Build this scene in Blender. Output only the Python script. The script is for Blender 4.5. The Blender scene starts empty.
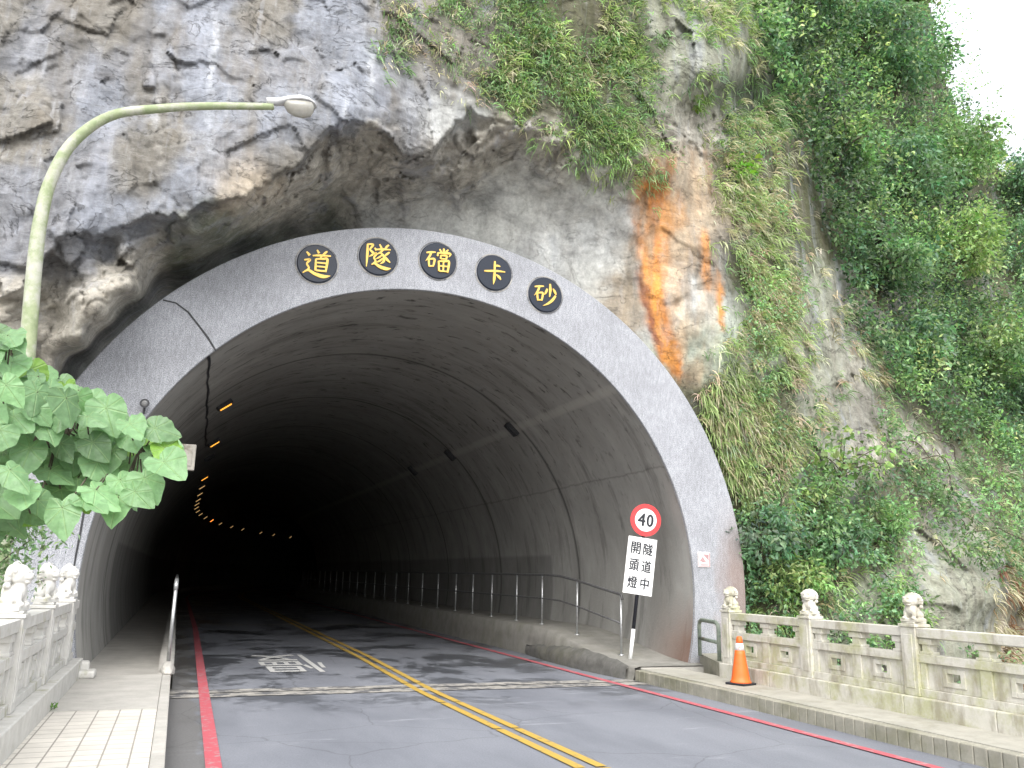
import bpy, bmesh, math, random
import numpy as np
from math import sin, cos, pi, radians, sqrt, atan2
from mathutils import Vector, Matrix
random.seed(7); rng = np.random.default_rng(11)
sc = bpy.context.scene
COL = sc.collection

# ------------------------------------------------------------------ camera
F = 850.0; CZ = 1.6
yaw, pitch, roll = 0.3621386, 0.2210307, 0.0210719
fw = np.array([sin(yaw)*cos(pitch), cos(yaw)*cos(pitch), sin(pitch)])
rt = np.array([cos(yaw), -sin(yaw), 0.0]); up = np.cross(rt, fw)
r2 = rt*cos(roll)+up*sin(roll); u2 = up*cos(roll)-rt*sin(roll)
CAMP = np.array([0, 0, CZ])
cam = bpy.data.cameras.new('camera'); cam.sensor_width = 36; cam.lens = 36*F/1024
cam.clip_start = .05; cam.clip_end = 2000
co = bpy.data.objects.new('camera', cam); COL.objects.link(co); sc.camera = co
M = Matrix(((r2[0], u2[0], -fw[0], 0), (r2[1], u2[1], -fw[1], 0), (r2[2], u2[2], -fw[2], CZ), (0, 0, 0, 1)))
co.matrix_world = M

def ray(x, y):
    x = np.asarray(x, float); y = np.asarray(y, float)
    return fw + r2*((x-512)/F)[..., None] + u2*((384-y)/F)[..., None]
def at_y(x, y, Y):
    d = ray(x, y); return CAMP + d*(Y/d[..., 1])[..., None]
def at_dist(x, y, t):
    d = ray(x, y); d = d/np.linalg.norm(d); return CAMP + d*t

# ------------------------------------------------------------------ object helpers
def link(o, parent=None):
    COL.objects.link(o)
    if parent is not None: o.parent = parent
    return o
def tag(o, label=None, cat=None, group=None, kind=None):
    if label: o['label'] = label
    if cat: o['category'] = cat
    if group: o['group'] = group
    if kind: o['kind'] = kind
    return o
def empty(name, loc, label, cat, group=None, rz=0):
    o = bpy.data.objects.new(name, None); o.location = loc; o.rotation_euler.z = rz
    o.empty_display_size = .2
    link(o); return tag(o, label, cat, group)
def obj(name, bm, mat, parent=None, smooth=False, bevel=0, loc=None):
    me = bpy.data.meshes.new(name)
    if isinstance(bm, bmesh.types.BMesh):
        bm.to_mesh(me); bm.free()
    else: me = bm
    if mat is not None:
        if not me.materials: me.materials.append(mat)
    if smooth:
        me.polygons.foreach_set('use_smooth', [True]*len(me.polygons))
    o = bpy.data.objects.new(name, me); link(o, parent)
    if loc is not None: o.location = loc
    if bevel:
        b = o.modifiers.new('bevel', 'BEVEL'); b.width = bevel; b.segments = 2; b.limit_method = 'ANGLE'; b.angle_limit = radians(40)
    return o
def struct(o): o['kind'] = 'structure'; return o
def npmesh(name, V, faces_idx, nper, mat, parent=None, cols=None, uv=None, smooth=False):
    """V (n,3); faces_idx flat loop index array; nper verts per face."""
    me = bpy.data.meshes.new(name)
    V = np.asarray(V, np.float32); fi = np.asarray(faces_idx, np.int32).ravel(); nf = len(fi)//nper
    me.vertices.add(len(V)); me.vertices.foreach_set('co', V.ravel())
    me.loops.add(len(fi)); me.loops.foreach_set('vertex_index', fi)
    me.polygons.add(nf); me.polygons.foreach_set('loop_start', np.arange(0, nf*nper, nper, dtype=np.int32))
    if smooth: me.polygons.foreach_set('use_smooth', np.ones(nf, bool))
    me.update(calc_edges=True)
    if cols is not None:
        a = me.color_attributes.new('Col', 'FLOAT_COLOR', 'POINT')
        c4 = np.ones((len(V), 4), np.float32); c4[:, :cols.shape[1]] = cols; a.data.foreach_set('color', c4.ravel())
    if uv is not None:
        l = me.uv_layers.new(name='UVMap'); l.data.foreach_set('uv', np.asarray(uv, np.float32)[fi].ravel())
    me.materials.append(mat)
    o = bpy.data.objects.new(name, me); link(o, parent); return o
def copy_tree(o, parent=None):
    c = o.copy(); COL.objects.link(c)
    if parent is not None: c.parent = parent
    for ch in list(o.children): copy_tree(ch, c)
    return c
def add_box(bm, x0, x1, y0, y1, z0, z1):
    vs = [bm.verts.new(p) for p in ((x0,y0,z0),(x1,y0,z0),(x1,y1,z0),(x0,y1,z0),(x0,y0,z1),(x1,y0,z1),(x1,y1,z1),(x0,y1,z1))]
    for f in ((3,2,1,0),(4,5,6,7),(0,1,5,4),(1,2,6,5),(2,3,7,6),(3,0,4,7)): bm.faces.new([vs[i] for i in f])
    return vs
def add_tube(bm, pts, rads, n=10, cap=True):
    pts = [Vector(p) for p in pts]
    if not hasattr(rads, '__len__'): rads = [rads]*len(pts)
    rings = []; ref = None
    for i, p in enumerate(pts):
        t = (pts[min(i+1, len(pts)-1)]-pts[max(i-1, 0)]).normalized()
        if ref is None:
            ref = Vector((0,0,1)) if abs(t.z) < .9 else Vector((1,0,0))
            a = t.cross(ref).normalized()
        else:
            a = (a - t*a.dot(t)).normalized()
        b = t.cross(a)
        rings.append([bm.verts.new(p+(a*cos(2*pi*k/n)+b*sin(2*pi*k/n))*rads[i]) for k in range(n)])
    for i in range(len(rings)-1):
        for k in range(n):
            bm.faces.new((rings[i][k], rings[i][(k+1) % n], rings[i+1][(k+1) % n], rings[i+1][k]))
    if cap:
        bm.faces.new(rings[0][::-1]); bm.faces.new(rings[-1])
def add_lathe(bm, prof, n=24, axis_loc=(0,0,0)):
    rings = []
    for r, z in prof:
        rings.append([bm.verts.new((axis_loc[0]+r*cos(2*pi*k/n), axis_loc[1]+r*sin(2*pi*k/n), axis_loc[2]+z)) for k in range(n)])
    for i in range(len(rings)-1):
        for k in range(n): bm.faces.new((rings[i][k], rings[i][(k+1) % n], rings[i+1][(k+1) % n], rings[i+1][k]))
    bm.faces.new(rings[0][::-1]); bm.faces.new(rings[-1])
def smoothpath(pts, n=8):
    P = [np.array(p, float) for p in pts]; out = []
    for i in range(len(P)-1):
        p0 = P[max(i-1,0)]; p1 = P[i]; p2 = P[i+1]; p3 = P[min(i+2,len(P)-1)]
        for k in range(n):
            t = k/n
            out.append(.5*((2*p1)+(-p0+p2)*t+(2*p0-5*p1+4*p2-p3)*t*t+(-p0+3*p1-3*p2+p3)*t**3))
    out.append(P[-1]); return out

# ------------------------------------------------------------------ noise (numpy)
def _h(ix, iy, iz, s):
    h = (ix.astype(np.int64)*374761393 + iy.astype(np.int64)*668265263 + iz.astype(np.int64)*2147483647*3 + s*1274126177) & 0xffffffff
    h = ((h ^ (h >> 13))*1274126177) & 0xffffffff
    h = ((h ^ (h >> 16))*2246822519) & 0xffffffff
    return ((h ^ (h >> 15)) & 0xffffff)/float(0xffffff)
def vnoise(P, s=0):
    i = np.floor(P).astype(np.int64); f = P-i; f = f*f*f*(f*(f*6-15)+10)
    r = 0
    for a in (0, 1):
        wx = f[..., 0] if a else 1-f[..., 0]
        for b in (0, 1):
            wy = f[..., 1] if b else 1-f[..., 1]
            for c in (0, 1):
                wz = f[..., 2] if c else 1-f[..., 2]
                r = r + wx*wy*wz*_h(i[..., 0]+a, i[..., 1]+b, i[..., 2]+c, s)
    return r*2-1
def fbm(P, octv=5, s=0, gain=.5):
    r = 0; a = 1; n = 0
    for o in range(octv):
        r = r + a*vnoise(P*(2.03**o)+17.3*o, s+o); n += a; a *= gain
    return r/n
def ridged(P, octv=4, s=0):
    r = 0; a = 1; n = 0
    for o in range(octv):
        r = r + a*(1-2*np.abs(vnoise(P*(2.1**o)+9.1*o, s+o))); n += a; a *= .5
    return r/n
def worley(P, s=0):
    """3-D cellular: F1, F2, id-hash, tilt value (facet planes)"""
    i = np.floor(P).astype(np.int64)
    F1 = np.full(P.shape[:-1], 9.); F2 = F1.copy(); hid = np.zeros_like(F1); tilt = np.zeros_like(F1)
    for a in (-1, 0, 1):
        for b in (-1, 0, 1):
            for c in (-1, 0, 1):
                ci = i + np.array([a, b, c])
                hx = _h(ci[..., 0], ci[..., 1], ci[..., 2], s+1); hy = _h(ci[..., 0], ci[..., 1], ci[..., 2], s+2); hz = _h(ci[..., 0], ci[..., 1], ci[..., 2], s+3)
                dv = P-(ci+np.stack([hx, hy, hz], -1)); d = np.sqrt((dv**2).sum(-1))
                new = d < F1
                F2 = np.where(new, F1, np.minimum(F2, d)); F1 = np.where(new, d, F1)
                hid = np.where(new, _h(ci[..., 0], ci[..., 1], ci[..., 2], s+4), hid)
                tilt = np.where(new, (dv[..., 0]*(hy*2-1)+dv[..., 2]*(hx*2-1)), tilt)
    return F1, F2, hid, tilt

# ------------------------------------------------------------------ materials
def new_mat(name):
    m = bpy.data.materials.new(name); m.use_nodes = True
    nt = m.node_tree; nt.nodes.clear()
    out = nt.nodes.new('ShaderNodeOutputMaterial'); bs = nt.nodes.new('ShaderNodeBsdfPrincipled')
    nt.links.new(bs.outputs[0], out.inputs[0])
    return m, nt, bs, out
def nd(nt, t, ins=None, **props):
    n = nt.nodes.new(t)
    for k, v in props.items(): setattr(n, k, v)
    for k, v in (ins or {}).items():
        if isinstance(v, bpy.types.NodeSocket): nt.links.new(v, n.inputs[k])
        else: n.inputs[k].default_value = v
    return n
def c4(c): return (c[0], c[1], c[2], 1)
def pos(nt, scale=(1,1,1), rot=(0,0,0), src='pos'):
    if src == 'pos': s = nd(nt, 'ShaderNodeNewGeometry').outputs['Position']
    elif src == 'uv': s = nd(nt, 'ShaderNodeTexCoord').outputs['UV']
    else: s = nd(nt, 'ShaderNodeTexCoord').outputs['Object']
    return nd(nt, 'ShaderNodeMapping', {'Vector': s, 'Scale': scale, 'Rotation': rot}).outputs[0]
def noise(nt, vec, scale, detail=5, rough=.6, dist=0):
    return nd(nt, 'ShaderNodeTexNoise', {'Vector': vec, 'Scale': scale, 'Detail': detail, 'Roughness': rough, 'Distortion': dist}).outputs[0]
def ramp(nt, fac, stops, interp='LINEAR'):
    n = nd(nt, 'ShaderNodeValToRGB', {'Fac': fac}); cr = n.color_ramp; cr.interpolation = interp
    while len(cr.elements) < len(stops): cr.elements.new(.5)
    for e, (p, c) in zip(cr.elements, stops):
        e.position = p; e.color = c4(c) if hasattr(c, '__len__') else (c, c, c, 1)
    return n.outputs[0]
def mix(nt, fac, a, b, mode='MIX'):
    n = nt.nodes.new('ShaderNodeMix'); n.data_type = 'RGBA'; n.blend_type = mode
    for idx, v in ((0, fac), (6, a), (7, b)):
        if isinstance(v, bpy.types.NodeSocket): nt.links.new(v, n.inputs[idx])
        elif idx == 0: n.inputs[0].default_value = v
        else: n.inputs[idx].default_value = c4(v) if hasattr(v, '__len__') else (v, v, v, 1)
    return n.outputs[2]
def mth(nt, op, a, b=0.0, c=None, clamp=False):
    n = nt.nodes.new('ShaderNodeMath'); n.operation = op; n.use_clamp = clamp
    for i, v in enumerate((a, b, c)):
        if v is None: continue
        if isinstance(v, bpy.types.NodeSocket): nt.links.new(v, n.inputs[i])
        else: n.inputs[i].default_value = v
    return n.outputs[0]
def bump(nt, bs, h, strength=.3, dist=.02):
    b = nd(nt, 'ShaderNodeBump', {'Height': h, 'Strength': strength, 'Distance': dist})
    nt.links.new(b.outputs[0], bs.inputs['Normal'])
def setc(nt, bs, col, rough=.8, spec=.3, metal=0):
    for k, v in (('Base Color', col), ('Roughness', rough), ('Specular IOR Level', spec), ('Metallic', metal)):
        if isinstance(v, bpy.types.NodeSocket): nt.links.new(v, bs.inputs[k])
        else: bs.inputs[k].default_value = c4(v) if hasattr(v, '__len__') else v
def simple(name, ca, cb, scale=8, rough=.7, spec=.3, metal=0, bmp=.15, bd=.01, third=None, tscale=2.0, tlo=.5, thi=.62, src='pos', sc3=(1,1,1)):
    """two-tone mottled surface, with an optional third colour in patches"""
    m, nt, bs, out = new_mat(name); v = pos(nt, src=src, scale=sc3)
    n1 = noise(nt, v, scale, 7, .65)
    c = mix(nt, ramp(nt, n1, [(.3, 0), (.7, 1)]), ca, cb)
    if third is not None:
        n2 = noise(nt, v, tscale, 6, .7)
        c = mix(nt, ramp(nt, n2, [(tlo, 0), (thi, 1)]), c, third)
    setc(nt, bs, c, rough, spec, metal)
    if bmp: bump(nt, bs, noise(nt, v, scale*6, 5, .7), bmp, bd)
    return m

# ---- asphalt: bluish grey, damp dark patches towards the tunnel, lime bloom near the joint
def asphalt():
    m, nt, bs, out = new_mat('asphalt'); g = nd(nt, 'ShaderNodeNewGeometry').outputs['Position']
    sep = nd(nt, 'ShaderNodeSeparateXYZ', {0: g}); Y = sep.outputs[1]; X = sep.outputs[0]
    grain = noise(nt, g, 55, 6, .85)
    c = mix(nt, ramp(nt, grain, [(.3, 0), (.7, 1)]), (.135, .143, .165), (.26, .27, .30))
    big = noise(nt, pos(nt, (1, .35, 1)), .8, 5, .6)
    c = mix(nt, ramp(nt, big, [(.4, 0), (.65, .6)]), c, (.11, .118, .138))
    # lime bloom, stretched across the road
    bl = noise(nt, pos(nt, (.55, 2.6, 1)), 1.1, 8, .72, .3)
    wy = ramp(nt, mth(nt, 'MULTIPLY', mth(nt, 'ABSOLUTE', mth(nt, 'SUBTRACT', Y, 9.8)), .25), [(0, 1), (.75, .35), (1, 0)])
    c = mix(nt, mth(nt, 'MULTIPLY', ramp(nt, bl, [(.6, 0), (.68, .6)]), wy), c, (.38, .39, .42))
    # damp patches
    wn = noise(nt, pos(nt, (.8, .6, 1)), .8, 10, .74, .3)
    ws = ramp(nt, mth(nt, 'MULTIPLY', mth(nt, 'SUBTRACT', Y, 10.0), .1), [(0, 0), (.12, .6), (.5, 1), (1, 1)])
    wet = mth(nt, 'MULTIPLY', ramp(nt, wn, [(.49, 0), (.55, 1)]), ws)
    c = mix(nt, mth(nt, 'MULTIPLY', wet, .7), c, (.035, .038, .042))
    # gritty brown strip beside the left kerb
    gl = noise(nt, pos(nt, (1.6, .6, 1)), 1.6, 7, .7)
    ed = ramp(nt, mth(nt, 'ADD', X, mth(nt, 'MULTIPLY', gl, .9)), [(.78, 1), (.92, 0)])
    yl = ramp(nt, mth(nt, 'MULTIPLY', Y, .1), [(1.1, 1), (1.25, 0)]) if False else 1.0
    c = mix(nt, mth(nt, 'MULTIPLY', ed, .7), c, mix(nt, noise(nt, g, 40, 4, .7), (.05, .048, .045), (.2, .19, .17)))
    # hair cracks
    vo = nd(nt, 'ShaderNodeTexVoronoi', {'Vector': mix(nt, .12, g, nd(nt, 'ShaderNodeTexNoise', {'Vector': g, 'Scale': 3.0}).outputs[1], 'ADD'), 'Scale': .55}, feature='DISTANCE_TO_EDGE').outputs[0]
    c = mix(nt, mth(nt, 'MULTIPLY', ramp(nt, vo, [(.0, 1), (.006, 0)]), .35), c, (.03, .03, .03))
    r = mix(nt, wet, .72, .28)
    setc(nt, bs, c, r, .35)
    bump(nt, bs, grain, .25, .006)
    return m
def painted(name, ca, worn, thr=.6, scale=6):
    m, nt, bs, out = new_mat(name); v = pos(nt)
    n1 = noise(nt, v, scale, 9, .75); n2 = noise(nt, v, 60, 3, .6)
    c = mix(nt, ramp(nt, n1, [(thr, 0), (thr+.1, 1)]), ca, worn)
    c = mix(nt, mth(nt, 'MULTIPLY', n2, .25), c, (.1, .1, .1))
    setc(nt, bs, c, .6, .3); bump(nt, bs, n2, .2, .004); return m

def rock_mat():
    m, nt, bs, out = new_mat('cliff_rock')
    at = nd(nt, 'ShaderNodeAttribute', attribute_name='Col'); a = at.outputs['Color']; al = at.outputs['Alpha']
    g = pos(nt); gs = pos(nt, (1, 1, .22)); gd = pos(nt, (.6, 1, 2.2), (0, radians(-32), 0))
    n1 = noise(nt, g, 1.6, 10, .68, .3); n2 = noise(nt, gd, 3.2, 9, .7, .6); n3 = noise(nt, g, 14, 8, .75)
    c = mix(nt, 1.0, a, ramp(nt, n1, [(.3, .82), (.5, 1.0), (.72, 1.18)]), 'MULTIPLY')
    c = mix(nt, 1.0, c, mix(nt, al, 1.0, ramp(nt, n2, [(.3, .68), (.5, 1.0), (.7, 1.22)])), 'MULTIPLY')
    c = mix(nt, 1.0, c, ramp(nt, n3, [(.3, .7), (.55, 1.03), (.8, 1.35)]), 'MULTIPLY')
    v1 = noise(nt, pos(nt, (1, 1, .13)), 2.3, 7, .6, .35); v2 = noise(nt, pos(nt, (1, 1, .1)), 7, 6, .6, .2)
    c = mix(nt, mth(nt, 'MULTIPLY', ramp(nt, v1, [(.5, 0), (.62, .42)]), al), c, (.15, .135, .11))
    c = mix(nt, mth(nt, 'MULTIPLY', ramp(nt, v2, [(.3, .4), (.42, 0)]), al), c, (.36, .37, .39))
    c = mix(nt, mth(nt, 'MULTIPLY', ramp(nt, v1, [(.36, .4), (.45, 0)]), al), c, (.29, .31, .36))
    # rusty-brown and ochre bloom in the rock
    c = mix(nt, mth(nt, 'MULTIPLY', ramp(nt, noise(nt, g, 1.1, 8, .7, .8), [(.5, 0), (.68, 1)]), .12), c, (.2, .14, .08))
    # pale calcite veins
    vv = nd(nt, 'ShaderNodeTexNoise', {'Vector': gd, 'Scale': 1.7, 'Detail': 7.0, 'Roughness': .62, 'Distortion': 1.2}).outputs[0]
    c = mix(nt, mth(nt, 'MULTIPLY', ramp(nt, mth(nt, 'ABSOLUTE', mth(nt, 'SUBTRACT', vv, .5)), [(.0, 1), (.012, 0)]), .16), c, (.5, .5, .48))
    # dark cracks
    vc = nd(nt, 'ShaderNodeTexNoise', {'Vector': pos(nt, (1, 1, 1.5), (0, radians(25), 0)), 'Scale': .9, 'Detail': 9.0, 'Roughness': .6, 'Distortion': .8}).outputs[0]
    crk = ramp(nt, mth(nt, 'ABSOLUTE', mth(nt, 'SUBTRACT', vc, .5)), [(.0, 1), (.006, 0)])
    c = mix(nt, mth(nt, 'MULTIPLY', mth(nt, 'MULTIPLY', crk, .6), al), c, (.03, .027, .024))
    c = mix(nt, 1.0, c, ramp(nt, noise(nt, gs, 3.0, 6, .6, .2), [(.32, .68), (.5, 1), (.7, 1.16)]), 'MULTIPLY')
    setc(nt, bs, c, mix(nt, n1, .95, .6), .3)
    h = mth(nt, 'ADD', mth(nt, 'ADD', mth(nt, 'MULTIPLY', n3, .5), n2), mth(nt, 'MULTIPLY', crk, -.5))
    h = mth(nt, 'ADD', h, mth(nt, 'MULTIPLY', noise(nt, g, 45, 6, .7), .2))
    bump(nt, bs, mth(nt, 'MULTIPLY', h, mth(nt, 'MULTIPLY_ADD', al, .75, .25)), .7, .05)
    return m
def leaf_mat(name, trans=.3, rough=.45, veins=False):
    m, nt, bs, out = new_mat(name)
    c = nd(nt, 'ShaderNodeAttribute', attribute_name='Col').outputs['Color']
    if veins:
        uv = nd(nt, 'ShaderNodeTexCoord').outputs['UV']; s = nd(nt, 'ShaderNodeSeparateXYZ', {0: uv})
        ang = mth(nt, 'ARCTAN2', s.outputs[1], s.outputs[0]); rad = nd(nt, 'ShaderNodeVectorMath', {0: uv}, operation='LENGTH').outputs[1]
        fr = mth(nt, 'ABSOLUTE', mth(nt, 'SUBTRACT', mth(nt, 'FRACT', mth(nt, 'MULTIPLY_ADD', ang, 7/(2*pi), .5)), .5))
        w = mth(nt, 'MULTIPLY', fr, rad)
        ln = ramp(nt, w, [(0, 1), (.012, .6), (.028, 0)])
        c = mix(nt, mth(nt, 'MULTIPLY', ln, .4), c, (.3, .42, .18))
        c = mix(nt, 1.0, c, ramp(nt, noise(nt, uv, 5, 5, .6), [(.3, .8), (.7, 1.15)]), 'MULTIPLY')
        hh = mth(nt, 'ADD', mth(nt, 'MULTIPLY', ln, -1), mth(nt, 'MULTIPLY', noise(nt, uv, 7, 3, .5), .8))
        bump(nt, bs, hh, .4, .01)
    setc(nt, bs, c, rough, .4)
    tr = nd(nt, 'ShaderNodeBsdfTranslucent', {'Color': mix(nt, 1.0, c, (1.15, 1.4, .85), 'MULTIPLY')})
    ms = nd(nt, 'ShaderNodeMixShader', {0: trans, 1: bs.outputs[0], 2: tr.outputs[0]})
    nt.links.new(ms.outputs[0], out.inputs[0]); return m

MT = {}
MT['asphalt'] = asphalt()
MT['yellow'] = painted('yellow_paint', (.50, .33, .06), (.2, .17, .1), .54)
MT['red'] = painted('red_paint', (.50, .10, .125), (.42, .26, .27), .52, 9)
MT['white_paint'] = painted('white_paint', (.62, .62, .6), (.2, .2, .21), .6)
MT['joint'] = simple('joint_concrete', (.2, .19, .175), (.42, .40, .36), 5, .85, third=(.12, .12, .125), tscale=3.5, tlo=.48, thi=.56)
MT['rubber'] = simple('joint_rubber', (.02, .02, .02), (.06, .058, .05), 20, .8)
MT['rock'] = rock_mat()
MT['leaf'] = leaf_mat('leaf', .38, .4); MT['grass'] = leaf_mat('grass_blade', .3, .6); MT['bigleaf'] = leaf_mat('big_leaf', .3, .4, True)
MT['bark'] = simple('bark', (.05, .04, .03), (.14, .12, .09), 14, .9, bmp=.5, bd=.02)
MT['steel'] = simple('galvanised_steel', (.35, .36, .36), (.55, .56, .56), 20, .35, .5, .7, third=(.2, .17, .14), tscale=5, tlo=.62, thi=.7)
MT['darksteel'] = simple('weathered_steel', (.10, .10, .10), (.2, .2, .2), 20, .5, .5, .4)
MT['oldpipe'] = simple('weathered_pipe', (.12, .16, .13), (.25, .27, .22), 14, .7, third=(.16, .07, .035), tscale=3, tlo=.6, thi=.7)
MT['darkmetal'] = simple('dark_metal', (.015, .016, .018), (.05, .05, .055), 30, .5)
MT['black'] = simple('black_paint', (.014, .015, .02), (.03, .032, .04), 30, .45)
MT['whitemetal'] = simple('white_sheet', (.72, .73, .72), (.82, .82, .81), 10, .4, .5, third=(.55, .52, .47), tscale=9, tlo=.62, thi=.75)
MT['signred'] = simple('sign_red', (.55, .03, .035), (.62, .05, .05), 10, .4, .5)
MT['orange'] = simple('cone_orange', (.85, .13, .02), (.75, .16, .035), 7, .5, .4, third=(.5, .15, .06), tscale=9, tlo=.6, thi=.72)
MT['reflect'] = simple('reflective_sleeve', (.7, .68, .68), (.8, .78, .78), 20, .35, third=(.75, .2, .13), tscale=22, tlo=.55, thi=.6)
MT['disc'] = simple('polished_black_granite', (.010, .014, .024), (.022, .028, .042), 60, .3, .3, bmp=0)
MT['gold'] = simple('gold_leaf', (.60, .38, .07), (.74, .5, .13), 30, .45, .5, .3, bmp=.1)
MT['polepaint'] = simple('algae_green_paint', (.2, .25, .13), (.32, .36, .22), 9, .6, third=(.42, .42, .36), tscale=3, tlo=.45, thi=.62)
MT['lampgrey'] = simple('lamp_shell', (.42, .43, .44), (.55, .55, .56), 12, .45)
MT['boxgrey'] = simple('stained_box_paint', (.24, .23, .2), (.34, .32, .28), 9, .6, third=(.14, .12, .09), tscale=7, tlo=.5, thi=.65)
MT['plaque'] = simple('white_plaque', (.6, .58, .58), (.7, .68, .68), 20, .5)
MT['plaqueink'] = simple('faded_red_print', (.3, .17, .18), (.42, .28, .28), 30, .6)

def glass_mat():
    m, nt, bs, out = new_mat('lamp_glass')
    setc(nt, bs, mix(nt, noise(nt, pos(nt), 30, 4), (.5, .48, .42), (.66, .65, .6)), .15, .6)
    bs.inputs['Transmission Weight'].default_value = .45; return m
MT['glass'] = glass_mat()
def emis(name, c, s):
    m, nt, bs, out = new_mat(name); setc(nt, bs, c, .5)
    bs.inputs['Emission Color'].default_value = c4(c); bs.inputs['Emission Strength'].default_value = s; return m
MT['tube'] = emis('amber_tube', (1, .42, .05), .55)
MT['tubedim'] = emis('amber_tube_dim', (1, .62, .25), .22)
MT['tubehot'] = emis('orange_lamp', (1, .28, .04), 1.2)

def granite():
    m, nt, bs, out = new_mat('bush_hammered_granite'); g = pos(nt)
    n1 = noise(nt, g, 70, 3, .7); n2 = noise(nt, pos(nt, (1, 1, .35)), 22, 4, .7); n3 = noise(nt, g, 1.3, 6, .6)
    c = mix(nt, ramp(nt, n1, [(.35, 0), (.65, 1)]), (.17, .178, .198), (.46, .47, .50))
    c = mix(nt, 1.0, c, ramp(nt, n2, [(.3, .78), (.7, 1.12)]), 'MULTIPLY')
    c = mix(nt, 1.0, c, ramp(nt, n3, [(.3, .85), (.7, 1.1)]), 'MULTIPLY')
    s = nd(nt, 'ShaderNodeSeparateXYZ', {0: g}); X, Z = s.outputs[0], s.outputs[2]
    # faint panel seams
    # rust-brown seep at the lower right and grime along the left foot
    rx = mth(nt, 'MULTIPLY', ramp(nt, mth(nt, 'ADD', X, mth(nt, 'MULTIPLY', noise(nt, g, 1.4, 5), 1.2)), [(0, 0), (1, 1)]), 1)
    nz = noise(nt, pos(nt, (1, 1, .6)), 1.6, 6, .65)
    mx = nd(nt, 'ShaderNodeMapRange', {0: mth(nt, 'ADD', X, nz), 1: 9.15, 2: 9.6}).outputs[0]
    mz = nd(nt, 'ShaderNodeMapRange', {0: Z, 1: 3.1, 2: 1.8}).outputs[0]
    c = mix(nt, mth(nt, 'MULTIPLY', mth(nt, 'MULTIPLY', mx, mz), .6), c, (.2, .12, .085))
    ml = nd(nt, 'ShaderNodeMapRange', {0: Z, 1: 1.7, 2: .2}).outputs[0]
    c = mix(nt, mth(nt, 'MULTIPLY', mth(nt, 'MULTIPLY', ml, ramp(nt, nz, [(.45, 0), (.6, 1)])), .5), c, (.24, .2, .15))
    setc(nt, bs, c, .8, .3); bump(nt, bs, mth(nt, 'ADD', n1, n2), .5, .012); return m
MT['granite'] = granite()
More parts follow.
